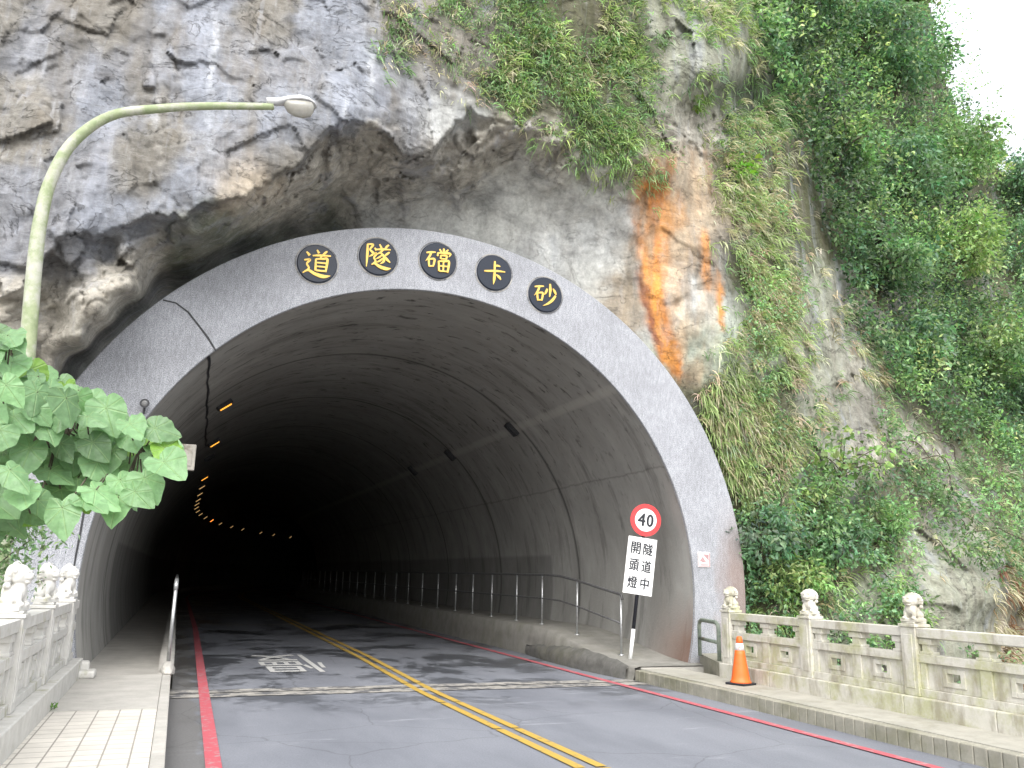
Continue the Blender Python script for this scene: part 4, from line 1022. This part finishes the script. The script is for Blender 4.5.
for x, w in ((560, 5), (575, 4), (596, 6), (612, 4), (540, 4), (628, 5)):
    streak([(x, 195, w), (x+5, 240, w), (x+12, 300, w)], (.6, .6, .57), .5, 80+x)
for x, w, a_, b_2 in ((140, 9, -20, 170), (60, 14, -20, 140), (175, 7, 20, 190), (250, 5, 30, 160), (395, 5, 0, 120)):
    streak([(x+8, a_, w), (x, (a_+b_2)/2, w*1.3), (x-4, b_2, w)], (.13, .115, .09), .55, 90+x)
for x, w, a_, b_2 in ((155, 4, 20, 130), (210, 5, 0, 160), (365, 5, 10, 120), (345, 3, 40, 130)):
    streak([(x+4, a_, w), (x, b_2, w)], (.5, .52, .55), .45, 190+x)
# faces: drop where the tunnel arch is, and above the ridge
rim_w = np.sqrt((at_y(gx, gy, np.full(shp, 12.9))[..., 0]-CX)**2+(at_y(gx, gy, np.full(shp, 12.9))[..., 2]-CZT)**2)
ridge = np.interp(gx, [880, 915, 930, 945, 965, 990, 1024, 1200], [-900, -200, 0, 75, 130, 160, 185, 230])
inside = (rim_w < RO-.25)
low = (gy > 655) & (gx < 738) & (gx > 20)
ok = ~(inside | (gy < ridge) | low)
H, Wd = shp; idx = np.arange(H*Wd).reshape(shp)
fa = np.stack([idx[:-1, :-1], idx[1:, :-1], idx[1:, 1:], idx[:-1, 1:]], -1)
keep = ok[:-1, :-1] & ok[1:, :-1] & ok[1:, 1:] & ok[:-1, 1:]
fa = fa[keep]
used = np.zeros(H*Wd, bool); used[fa.ravel()] = True; remap = np.cumsum(used)-1
cl = npmesh('cliff', PS.reshape(-1, 3)[used], remap[fa.ravel()], 4, MT['rock'], cols=np.concatenate([colr, np.clip(amp, 0, 1)[..., None]], -1).reshape(-1, 4)[used], smooth=True)
struct(cl)
# normals of the displaced sheet
dx_ = np.gradient(PS, axis=1); dy_ = np.gradient(PS, axis=0); NR = np.cross(dy_, dx_); NR /= np.linalg.norm(NR, axis=-1, keepdims=True)+1e-9
sgn = np.sign((NR*(CAMP-PS)).sum(-1))[..., None]; NR = NR*sgn
def surf(px, py):
    i = np.clip(((np.asarray(py)+180)/2.2).astype(int), 0, H-1); j = np.clip(((np.asarray(px)+180)/2.2).astype(int), 0, Wd-1)
    return PS[i, j], NR[i, j]

# ------------------------------------------------------------------ foliage builders
def unit(v): return v/(np.linalg.norm(v, axis=-1, keepdims=True)+1e-9)
def leafset(P, D_, L, Wf, cols):
    """rhombic folded leaves. P base (n,3), D direction, L length (n), Wf width fraction"""
    n = len(P); D_ = unit(D_); R = rng.normal(size=(n, 3)); R[:, 2] += 1.2; N_ = unit(R-(R*D_).sum(-1, keepdims=True)*D_); Sd = np.cross(D_, N_)
    L = L[:, None]; w = L*Wf[:, None]*.5
    a = P; b = P+D_*L*.42+Sd*w+N_*w*.35; c = P+D_*L-N_*L*.12; d = P+D_*L*.42-Sd*w+N_*w*.35
    V = np.stack([a, b, c, d], 1).reshape(-1, 3); k = np.arange(n)[:, None]*4
    fi = np.concatenate([k, k+1, k+2, k, k+2, k+3], 1).ravel()
    return V, fi, np.repeat(cols, 4, 0)
def bladeset(P, D_, L, w, cols, droop=1.0):
    """tapering drooping blades: 3 segments"""
    n = len(P); D_ = unit(D_); G = np.array([0, 0, -1.]); Sd = unit(np.cross(D_, rng.normal(size=(n, 3)))); L = L[:, None]; w = w[:, None]
    V = []; cur = P.copy(); d = D_.copy()
    ws = (.55, 1.0, .7)
    for k in range(3):
        V += [cur+Sd*w*ws[k]*.5, cur-Sd*w*ws[k]*.5]; cur = cur+d*L/3; d = unit(d+G*droop*.55)
    V.append(cur); V = np.stack(V, 1).reshape(-1, 3); k = np.arange(n)[:, None]*7
    tri = [0, 1, 3, 0, 3, 2, 2, 3, 5, 2, 5, 4, 4, 5, 6]
    fi = (k+np.array(tri)[None]).ravel(); return V, fi, np.repeat(cols, 7, 0)
def merge(sets):
    V = []; I = []; C = []; o = 0
    for v, f, c in sets: V.append(v); I.append(f+o); C.append(c); o += len(v)
    return np.concatenate(V), np.concatenate(I), np.concatenate(C)
def palette(n, base, var=.25, alt=None, pa=.2):
    c = np.array(base)[None]*(1+var*rng.normal(size=(n, 1)))*(1+.08*rng.normal(size=(n, 3)))
    if alt is not None:
        m = rng.random(n) < pa; c[m] = np.array(alt)*(1+var*rng.normal(size=(m.sum(), 1)))
    return np.clip(c, .004, .8)
def inpoly(poly, n):
    P = np.array(poly, float); x0, y0 = P.min(0); x1, y1 = P.max(0); out = []
    while len(out) < n:
        q = rng.random((n*2, 2))*[x1-x0, y1-y0]+[x0, y0]; c = np.zeros(len(q), bool); j = len(P)-1
        for i in range(len(P)):
            cond = ((P[i, 1] > q[:, 1]) != (P[j, 1] > q[:, 1]))
            xx = (P[j, 0]-P[i, 0])*(q[:, 1]-P[i, 1])/(P[j, 1]-P[i, 1]+1e-12)+P[i, 0]
            c ^= cond & (q[:, 0] < xx); j = i
        out += list(q[c])
    return np.array(out[:n])
def tufts(poly, n, per, L, w, cols_, droop=1.0, out=.6, spread=.8, thr=-.2, s=0, upw=0):
    q = inpoly(poly, n); q = q+rng.normal(size=q.shape)*[9, 11]; P, N_ = surf(q[:, 0], q[:, 1]); dens = fbm(P*1.4, 3, 300+s)
    m = dens > thr; P = P[m]; N_ = N_[m]; k = len(P)
    tc_ = cols_(k)
    D0 = unit(N_*out+np.array([0, 0, upw-.25])+rng.normal(size=(k, 3))*.25)
    P = np.repeat(P, per, 0); D0 = np.repeat(D0, per, 0)+rng.normal(size=(k*per, 3))*spread*.5; N2 = np.repeat(N_, per, 0)
    C = np.repeat(tc_, per, 0)*(1+.18*rng.normal(size=(k*per, 1)))
    sz = np.repeat(.7+.6*rng.random(k), per)
    return bladeset(P+N2*.0+rng.normal(size=P.shape)*.05, D0, L*sz*(.7+.6*rng.random(k*per)), w*(.7+.6*rng.random(k*per)), np.clip(C, .005, .8), droop)
def ground_leaves(poly, n, L, wf, cols_, lift=.25, thr=-.15, s=0, clump=6):
    q = inpoly(poly, n//clump); P, N_ = surf(q[:, 0], q[:, 1]); dens = fbm(P*1.1, 3, 400+s); m = dens > thr; P = P[m]; N_ = N_[m]; k = len(P)
    up_ = lift*(.3+1.2*rng.random(k))*(1+dens[m]); C0 = P+N_*up_[:, None]
    sp = fbm(P*.45+40, 3, 500)[:, None]; sq = fbm(P*1.3+70, 2, 510)[:, None]
    tc_ = np.repeat(np.clip(cols_(k)*(1.05+.9*sp+.5*sq)*np.array([1., 1., 1.])*(1+np.clip(sq, 0, 1)*np.array([.45, .3, .0])), .01, .6), clump, 0); k2 = k*clump
    PP = np.repeat(C0, clump, 0)+rng.normal(size=(k2, 3))*L*.9; DD = rng.normal(size=(k2, 3))+np.array([0, 0, -.3])+np.repeat(N_, clump, 0)*.6
    return leafset(PP, DD, L*(.6+.7*rng.random(k2)), wf*(.8+.4*rng.random(k2)), np.clip(tc_*(1+.2*rng.normal(size=(k2, 1))), .004, .8))
GRN = (.20, .31, .15); LIME = (.33, .43, .18); DKG = (.15, .26, .15); STRAW = (.46, .42, .30); BLG = (.16, .25, .165)
def stuff(name, sets, mat, label, cat):
    V, I, C = merge(sets); o = npmesh(name, V, I, 3, mat, cols=C); return tag(o, label, cat, kind='stuff')
polyA = [(440, -60), (660, -60), (668, 20), (655, 80), (672, 150), (660, 175), (640, 168), (600, 160), (560, 135), (520, 118), (480, 70), (455, 30), (430, 10)]
polyA2 = [(560, 120), (655, 120), (668, 160), (655, 190), (620, 180), (585, 165)]
polyA3 = [(375, 20), (400, 10), (410, 60), (385, 80)]
stuff('hanging_grass', [
    tufts(polyA, 1800, 11, .18, .018, lambda n: palette(n, LIME, .25, STRAW, .3), .7, .8, 1.5, .06, 1),
    tufts(polyA, 800, 9, .24, .016, lambda n: palette(n, GRN, .25, STRAW, .35), 1.1, .7, 1.0, .08, 2),
    tufts([(480, -20), (640, -20), (650, 120), (600, 140), (520, 100)], 800, 11, .16, .018, lambda n: palette(n, GRN, .3, LIME, .3), .7, .8, 1.6, .0, 7),
    tufts(polyA2, 230, 10, .17, .016, lambda n: palette(n, LIME, .25, GRN, .3), .9, .7, 1.3, -.15, 3),
    tufts([(655, -30), (760, -30), (752, 90), (700, 118), (672, 100)], 300, 11, .2, .02, lambda n: palette(n, GRN, .25, LIME, .4), .8, .7, 1.3, .02, 9),
    tufts(polyA3, 45, 10, .2, .018, lambda n: palette(n, STRAW, .25, GRN, .5), 1.0, .6, .9, -.4, 4),
    tufts([(380, -20), (480, -20), (500, 110), (430, 70)], 260, 8, .17, .014, lambda n: palette(n, STRAW, .2, GRN, .4), 1.0, .6, .9, -.1, 5),
    tufts([(665, -40), (760, -40), (745, 55), (700, 30), (680, 20)], 300, 12, .22, .02, lambda n: palette(n, LIME, .25, STRAW, .35), .9, .7, 1.2, -.1, 6),
    tufts([(600, 150), (650, 110), (740, 130), (740, 200), (700, 150), (660, 170)], 60, 9, .16, .018, lambda n: palette(n, LIME, .25), .9, .7, 1.3, 0, 8)],
    MT['grass'], 'yellow green bamboo grass hanging over the edge of the rock above the arch', 'hanging grass')
polyB = [(715, 120), (770, 110), (800, 240), (790, 300), (812, 330), (810, 430), (790, 480), (735, 470), (715, 400), (735, 340), (735, 250), (725, 190)]
polyB2 = [(700, 395), (725, 400), (760, 470), (765, 520), (740, 500), (715, 440)]
polyB3 = [(830, 270), (880, 290), (930, 360), (905, 420), (860, 380), (840, 330)]
polyE = [(880, 400), (960, 430), (1040, 470), (1040, 600), (1000, 570), (960, 520), (900, 470)]
polyE2 = [(1000, 560), (1040, 550), (1040, 700), (1010, 690), (1000, 640)]
stuff('slope_grass', [
    tufts(polyB, 1500, 12, .28, .018, lambda n: palette(n, STRAW, .22, LIME, .35), 1.1, .7, 1.0, -.06, 11),
    tufts(polyB, 600, 12, .19, .02, lambda n: palette(n, LIME, .2, GRN, .4), .8, .7, 1.4, .0, 12),
    tufts(polyB2, 180, 12, .36, .02, lambda n: palette(n, STRAW, .2, LIME, .5), 1.1, .7, .7, -.4, 13),
    tufts(polyB3, 200, 11, .3, .018, lambda n: palette(n, STRAW, .2, GRN, .3), 1.3, .6, .8, -.1, 14),
    tufts(polyE, 520, 11, .26, .018, lambda n: palette(n, STRAW, .25, GRN, .45), 1.2, .6, 1.0, -.02, 15),
    tufts([(740, 0), (800, 0), (800, 130), (750, 130)], 300, 10, .4, .024, lambda n: palette(n, GRN, .25, STRAW, .3), 1.3, .6, .8, -.1, 17),
    tufts([(790, 240), (860, 300), (900, 420), (800, 480)], 260, 11, .26, .019, lambda n: palette(n, STRAW, .25, GRN, .35), 1.1, .7, 1.1, .05, 21),
    tufts([(880, 500), (1024, 520), (1010, 640), (900, 650)], 200, 11, .24, .018, lambda n: palette(n, STRAW, .25, GRN, .45), 1.0, .7, 1.1, .05, 22),
    tufts(polyE2, 150, 12, .36, .022, lambda n: palette(n, (.22, .12, .07), .25, STRAW, .5), 1.2, .6, .8, -.3, 16),
    tufts([(740, 480), (900, 500), (900, 640), (740, 640)], 220, 10, .34, .022, lambda n: palette(n, STRAW, .25, LIME, .5), 1.0, .6, .8, -.1, 18)],
    MT['grass'], 'straw and green grass drooping down the slope right of the arch', 'slope grass')
polyC = [(745, -60), (925, -60), (945, 80), (985, 150), (1060, 185), (1100, 480), (1040, 480), (960, 430), (900, 400), (850, 330), (830, 250), (808, 200), (790, 120), (755, 60)]
polyD = [(730, 500), (800, 470), (880, 470), (905, 520), (900, 660), (735, 660)]
stuff('creeper_undergrowth', [
    ground_leaves(polyC, 66000, .13, .52, lambda n: palette(n, (.11, .195, .115), .35, GRN, .35), .35, -.25, 1),  # leaf tone darkened to paint in the shade between tree crowns
    ground_leaves(polyC, 20000, .12, .5, lambda n: palette(n, GRN, .25, LIME, .2), .8, .05, 2),
    ground_leaves(polyD, 7000, .10, .5, lambda n: palette(n, DKG, .3, GRN, .4), .3, -.25, 3),
    ground_leaves([(735, 620), (1040, 660), (1040, 770), (735, 770)], 7000, .1, .5, lambda n: palette(n, DKG, .3, GRN, .5), .2, -.25, 5),
    ground_leaves(polyA, 6000, .07, .3, lambda n: palette(n, GRN, .3, DKG, .3), .2, -.1, 6),
    ground_leaves([(860, 400), (1040, 420), (1040, 600), (940, 560)], 9000, .11, .5, lambda n: palette(n, GRN, .3, DKG, .3), .25, .0, 7),
    ground_leaves(polyB, 4500, .08, .45, lambda n: palette(n, GRN, .25, DKG, .4), .25, .05, 4)],
    MT['leaf'], 'dark green creepers and undergrowth covering the steep slope on the right', 'undergrowth')

# ------------------------------------------------------------------ trees and shrubs on the slope
def tree(name, label, px, py, spread, height, nclump, leafL, pal, group=None, out=.6, wf=.5, cat='tree', trunk_r=.09, droop=.3, nleaf=60, pend=False, up_=1.0, shellr=1.0):
    P0, N0 = surf([px], [py]); P0 = P0[0]; N0 = N0[0]
    Nh = np.array([N0[0], N0[1], 0]); Nh = Nh/(np.linalg.norm(Nh)+1e-6); Nh = .4*Nh+.6*np.array([-.35, -.93, 0])
    base = P0-Nh*.15
    r = empty(name, tuple(base), label, cat, group)
    top = base+Nh*out*height*.6+np.array([0, 0, height*up_*.6])
    bm = bmesh.new(); mid = base+Nh*out*height*.35+np.array([rng.normal()*.1, 0, height*up_*.25])
    tp = smoothpath([base, mid, top], 5); add_tube(bm, [q-base for q in tp], list(np.linspace(trunk_r, trunk_r*.35, len(tp))), 7)
    cen = base+Nh*out*height*.65+np.array([0, 0, height*up_*.68])
    sets = []; R3 = np.array([spread, spread*.8, height*.42])
    limbs = 0
    for k in range(nclump):
        v = unit(rng.normal(size=3)); v = v*(rng.random()**.33)*shellr; c = cen+v*R3
        c = c+np.array([0, 0, -droop*(v[0]**2+v[1]**2)*height*.25])
        s = .22*spread*(.7+.6*rng.random())+.08
        if limbs < 16 and k % max(1, nclump//16) == 0:
            j = tp[rng.integers(3, len(tp))]; m_ = (j+c)/2+np.array([0, 0, .08*height]); limbs += 1
            add_tube(bm, [q-base for q in smoothpath([j, m_, c], 3)], list(np.linspace(trunk_r*.35, .008, 7)), 5, False)
        nl = int(nleaf*(.6+.8*rng.random())); o = rng.normal(size=(nl, 3)); o = unit(o)*(rng.random((nl, 1))**.5)
        o[:, 2] *= .55; PP = c+o*s*1.5
        DD = unit(o+np.array([0, 0, -.35]))+rng.normal(size=(nl, 3))*.45
        tone = pal(1)[0]*(.85+.3*rng.random())
        cc = np.clip(tone[None]*(1+.2*rng.normal(size=(nl, 1)))*(1+.06*rng.normal(size=(nl, 3))), .004, .8)
        sets.append(leafset(PP-base, DD, leafL*(.6+.8*rng.random(nl)), wf*(.8+.4*rng.random(nl)), cc))
    obj('trunk', bm, MT['bark'], r, smooth=True)
    V, I, C = merge(sets); npmesh('crown', V, I, 3, MT['leaf'], r, cols=C)
    return r
GT = 'trees on the steep slope right of the tunnel'
p_dk = lambda n: palette(n, DKG, .2, GRN, .2); p_md = lambda n: palette(n, (.19, .30, .135), .2, LIME, .2); p_li = lambda n: palette(n, (.26, .37, .14), .2, LIME, .35); p_bl = lambda n: palette(n, BLG, .2)
T = [ # px, py, spread, height, clumps, leafL, pal, label
 (800, 20, 1.1, 2.2, 34, .14, p_md, 'bushy mid green tree at the top edge of the photo above the rock groove'),
 (850, 90, 1.3, 2.6, 40, .15, p_dk, 'dark green tree high on the slope left of the sky'),
 (890, 120, 1.25, 3.0, 46, .16, p_dk, 'tall dark tree whose crown edge meets the bright sky at the top right'),
 (850, 0, 1.5, 2.6, 44, .15, p_md, 'leafy tree cut by the top edge of the photo left of the sky'),
 (905, 40, .8, 1.9, 20, .15, p_li, 'light green tree at the upper ridge beside the sky'),
 (955, 205, 1.3, 2.5, 40, .16, p_md, 'rounded green tree on the ridge just below the sky'),
 (975, 185, .7, 2.0, 18, .15, p_li, 'slender light tree sticking up into the sky from the ridge'),
 (1020, 225, 1.2, 2.3, 36, .16, p_dk, 'dark tree on the ridge at the right edge under the sky'),
 (1040, 300, 1.5, 3.0, 44, .16, p_dk, 'broad dark tree at the right edge of the photo below the ridge'),
 (900, 230, 1.2, 2.4, 38, .15, p_dk, 'dark glossy tree in the middle of the wooded slope'),
 (950, 300, 1.2, 2.4, 38, .15, p_li, 'fresh green tree low on the wooded slope, left of the right edge'),
 (840, 190, .9, 1.8, 26, .14, p_md, 'small tree overhanging the bare groove in the slope'),
 (880, 310, 1.0, 2.0, 30, .14, p_dk, 'dark bush tree above the pale streaked rock'),
 (985, 400, 1.2, 2.2, 36, .15, p_md, 'mid green tree at the foot of the wooded slope above the dry grass'),
 (920, 380, .9, 1.6, 26, .14, p_dk, 'low dark tree above the tangle of dry roots'),
 (1030, 430, 1.0, 2.0, 28, .14, p_bl, 'bluish green tree at the right edge above the dry grass'),
]
for (px, py, sp, h, nc, ll, pl, lb_) in T: tree('slope_tree', lb_, px, py, sp, h, nc, ll, pl, GT)
GS = 'shrubs at the foot of the slope behind the balustrade'
SH = [
 (765, 590, .75, 1.4, 30, .12, p_bl, 'broad leafy shrub touching the right edge of the granite arch'),
 (800, 620, .6, 1.0, 24, .11, p_li, 'bright green shrub behind the first balustrade panel'),
 (840, 590, .7, 1.3, 28, .12, p_dk, 'dark green shrub behind the middle of the balustrade'),
 (880, 560, .6, 1.2, 22, .11, p_md, 'mid green shrub left of the pale bare rock'),
 (810, 540, .6, 1.2, 22, .12, p_md, 'upper shrub between the arch and the crooked sapling'),
 (905, 640, .5, .9, 16, .10, p_md, 'low shrub in front of the pale bare rock'),
]
for (px, py, sp, h, nc, ll, pl, lb_) in SH: tree('shrub', lb_, px, py, sp, h, nc, ll, pl, GS, cat='shrub', trunk_r=.035, nleaf=50, out=.5, wf=.42)
tree('sapling', 'crooked sapling with large light green leaves above the shrubs', 835, 500, .95, 1.3, 22, .14, p_li, None, cat='sapling', trunk_r=.03, nleaf=14, out=.8, wf=.62)
tree('sapling', 'small sapling with vivid lime leaves high beside the orange stained rock', 742, 185, .3, .5, 9, .12, lambda n: palette(n, (.22, .40, .05), .12), None, cat='sapling', trunk_r=.012, nleaf=18, out=.6, wf=.6)
tree('sapling', 'tiny green plant growing from the crack above the orange stain', 692, 112, .2, .35, 6, .1, lambda n: palette(n, (.2, .32, .06), .12), None, cat='sapling', trunk_r=.01, nleaf=14, out=.6, wf=.5)
tree('sapling', 'small plant with vivid green leaves low behind the first balustrade panel', 795, 640, .3, .5, 8, .13, lambda n: palette(n, (.15, .34, .05), .12), None, cat='sapling', trunk_r=.012, nleaf=14, out=.9, wf=.35)
# bare roots and dead stems on the slope
bm = bmesh.new(); b0_ = surf([900], [470])[0][0]
for k in range(26):
    q = (rng.uniform(860, 1000), rng.uniform(440, 560)); P0, N0 = surf([q[0]], [q[1]]); p = P0[0]; n0 = N0[0]
    pts = [p]; d = unit(n0*.6+rng.normal(size=3)*.7+np.array([0, 0, .3]))
    for j in range(5): d = unit(d+np.array([0, 0, -.35])+rng.normal(size=3)*.25); pts.append(pts[-1]+d*rng.uniform(.12, .25))
    add_tube(bm, [x-b0_ for x in smoothpath(pts, 3)], .012, 5, False)
o = obj('dry_roots', bm, MT['bark'], smooth=True); o.location = tuple(b0_); tag(o, 'tangle of dry brown roots and stems over the slope below the wooded part', 'roots', kind='stuff')

# ------------------------------------------------------------------ big-leaved tree at the left
def big_leaf(P, nrm, tip, L, col):
    """heart shaped leaf, folded along the veins"""
    nrm = unit(np.array(nrm, float)); t = np.array(tip, float); t = unit(t-(t@nrm)*nrm); s = np.cross(nrm, t)
    V = []; UV = []; bend = .22*rng.normal()
    n = 32; pts = []; jit = .06*rng.normal(); asp = 1+.12*rng.normal()
    for k in range(n):
        a = 2*pi*k/n; aa = min(a, 2*pi-a)
        r = .47*(1+.06*cos(2*a))*(1.0 if abs(a-pi) > .55 else .5+.5*abs(a-pi)/.55)+.24*math.exp(-(aa/.3)**1.6)
        pts.append((r*cos(a)+.08, r*sin(a)*asp+jit*r*cos(a)))
    V.append(P); UV.append((0, 0))
    for rr_ in (.5, 1.0):
        for k, (u, v) in enumerate(pts):
            a = atan2(v, u); fold = .022*cos(a*7)*rr_; cup = -.10*(u*rr_)**2*1.5+bend*abs(v)*rr_+(.03*rng.normal() if rr_ == 1 else 0)
            V.append(P+(t*u*rr_+s*v*rr_+nrm*(fold+cup))*L); UV.append((u*rr_, v*rr_))
    F_ = []
    for k in range(n):
        k2 = (k+1) % n; F_.append((0, 1+k, 1+k2)); F_.append((1+k, 1+n+k, 1+n+k2)); F_.append((1+k, 1+n+k2, 1+k2))
    return np.array(V), np.array(F_), np.array(UV), np.tile(col, (len(V), 1))
base = np.array([-2.6, 3.6, -4.5])
bt = empty('big_leaf_tree', tuple(base), 'branch of big heart shaped light green leaves entering at the left edge', 'tree')
poly = [(-60, 330), (0, 322), (22, 345), (50, 372), (85, 388), (112, 408), (138, 430), (166, 440), (162, 458), (145, 466), (132, 488), (118, 492), (96, 505), (70, 500), (50, 495), (30, 520), (0, 535), (-60, 540)]
LP = [(170, 446), (164, 462), (150, 440), (120, 480), (78, 478), (34, 408), (66, 398), (6, 385), (90, 440), (8, 335), (12, 362), (-12, 345), (38, 376), (50, 388), (78, 398), (18, 415), (0, 430), (45, 425), (62, 412), (95, 425), (106, 408), (130, 424), (155, 428), (165, 448), (130, 435), (98, 462), (145, 478), (135, 492), (96, 490), (118, 498), (60, 440), (30, 448), (75, 455), (50, 470), (38, 500), (62, 508), (10, 470), (85, 500), (150, 455), (112, 450), (22, 490), (-20, 400), (-20, 460), (-10, 500)]
q = inpoly(poly, 170)
allp = [(x, y, 0) for x, y in LP]+[(x, y, 1) for x, y in q]
Vs, Fs, Us, Cs = [], [], [], []; off = 0; tips = []
for x, y, lay in allp:
    dd = 3.75+.35*rng.random()+lay*(.1+.55*rng.random()); P = at_dist(x, y, dd)
    nrm = np.array([.2+.35*rng.normal(), -.9+.2*rng.normal(), .42+.3*rng.normal()]); tip = np.array([.5+.4*rng.normal(), -.1, -.9+.3*rng.normal()])
    L = (.12+.055*rng.random())*(1 if lay == 0 else .85)
    c = np.array((.19, .33, .16))*(1+.15*rng.normal());
    if rng.random() < .1: c = np.array((.2, .36, .06))
    if lay: c = c*.85
    v, f, u, cc = big_leaf(P-base, nrm, tip, L, np.clip(c, .01, .6)); Vs.append(v); Fs.append(f+off); Us.append(u); Cs.append(cc); off += len(v); tips.append(P)
npmesh('foliage', np.concatenate(Vs), np.concatenate(Fs).ravel(), 3, MT['bigleaf'], bt, cols=np.concatenate(Cs), uv=np.concatenate(Us), smooth=True)
bm = bmesh.new()
main = smoothpath([base, np.array([-2.55, 3.7, -1]), np.array([-2.4, 3.8, 1.0]), at_dist(-60, 450, 4.2), at_dist(20, 440, 4.2), at_dist(80, 435, 4.15), at_dist(140, 445, 4.1)], 5)
add_tube(bm, [p-base for p in main], list(np.linspace(.12, .006, len(main))), 8)
for P in tips[::1]:
    j = min(main, key=lambda m: np.linalg.norm(m-P)); 
    if np.linalg.norm(j-P) > 1.2: continue
    m_ = (j+P)/2+np.array([0, 0, -.04]); add_tube(bm, [p-base for p in smoothpath([j, m_, P], 3)], .0035, 5, False)
obj('trunk', bm, MT['bark'], bt, smooth=True)
# feathery plant lower left
fb = np.array([-2.3, 8.6, -1.0]); ft_ = empty('feathery_shrub', tuple(fb), 'fine leaved dark green shrub at the left edge behind the white lions', 'shrub')
bm = bmesh.new(); sets = []
for x, y in [(-10, 490), (5, 510), (12, 500), (16, 528), (2, 535), (-12, 545), (8, 545), (20, 535), (-24, 580), (-18, 560), (-8, 570), (30, 540)]:
    P = at_dist(x, y, 8.6+rng.random()*.4); m_ = fb*.4+P*.6; m_[2] = P[2]-.6
    st = smoothpath([fb+rng.normal(size=3)*.05, m_, P], 5); add_tube(bm, [s-fb for s in st], list(np.linspace(.012, .004, len(st))), 5)
    for s in range(3):
        c = P+rng.normal(size=3)*.12; n = 60; o = rng.normal(size=(n, 3))*np.array([.12, .12, .09])
        sets.append(leafset(c+o-fb, rng.normal(size=(n, 3))+[0, 0, -.4], .055*(.6+.8*rng.random(n)), np.full(n, .4), palette(n, (.17, .26, .13), .25)))
obj('stem', bm, MT['bark'], ft_, smooth=True); V, I, C = merge(sets); npmesh('foliage', V, I, 3, MT['leaf'], ft_, cols=C)
# weed in the pavement joint
wb = empty('weed', (-1.04, 9.95, .2), 'tiny green weed growing at the foot of the white balustrade', 'weed')
n = 40; V, I, C = leafset(rng.normal(size=(n, 3))*[.03, .05, .015]+[0, 0, .03], rng.normal(size=(n, 3))+[0, 0, 1], np.full(n, .05), np.full(n, .35), palette(n, (.12, .25, .05), .2))
npmesh('foliage', V, I, 3, MT['leaf'], wb, cols=C)

# ------------------------------------------------------------------ light
w = bpy.data.worlds.new('World'); sc.world = w; w.use_nodes = True; nt = w.node_tree; nt.nodes.clear()
EL, AZ = radians(46), radians(198)     # azimuth clockwise from +y: behind the viewer
sky = nd(nt, 'ShaderNodeTexSky', sky_type='NISHITA', sun_disc=False); sky.sun_elevation = EL; sky.sun_rotation = AZ; sky.air_density = 1.0; sky.dust_density = 4.0; sky.ozone_density = 1.0
hs = nd(nt, 'ShaderNodeHueSaturation', {'Saturation': .3, 'Value': 1.0, 'Color': sky.outputs[0]})
bg = nd(nt, 'ShaderNodeBackground', {'Color': mix(nt, .5, hs.outputs[0], (4.6, 4.7, 4.9)), 'Strength': .15}); ow = nd(nt, 'ShaderNodeOutputWorld', {0: bg.outputs[0]})
sl = bpy.data.lights.new('sun', 'SUN'); sl.energy = .8; sl.angle = radians(60); sl.color = (1, .97, .92)
so = bpy.data.objects.new('sun', sl); COL.objects.link(so)
dv = Vector((sin(AZ)*cos(EL), cos(AZ)*cos(EL), sin(EL))); so.rotation_euler = dv.to_track_quat('Z', 'Y').to_euler()
sc.view_settings.view_transform = 'Standard'; sc.view_settings.look = 'None'; sc.view_settings.gamma = 1
sc.view_settings.exposure = 1.65
sc.cycles.max_bounces = 8; sc.cycles.diffuse_bounces = 4
sc.cycles.use_denoising = True
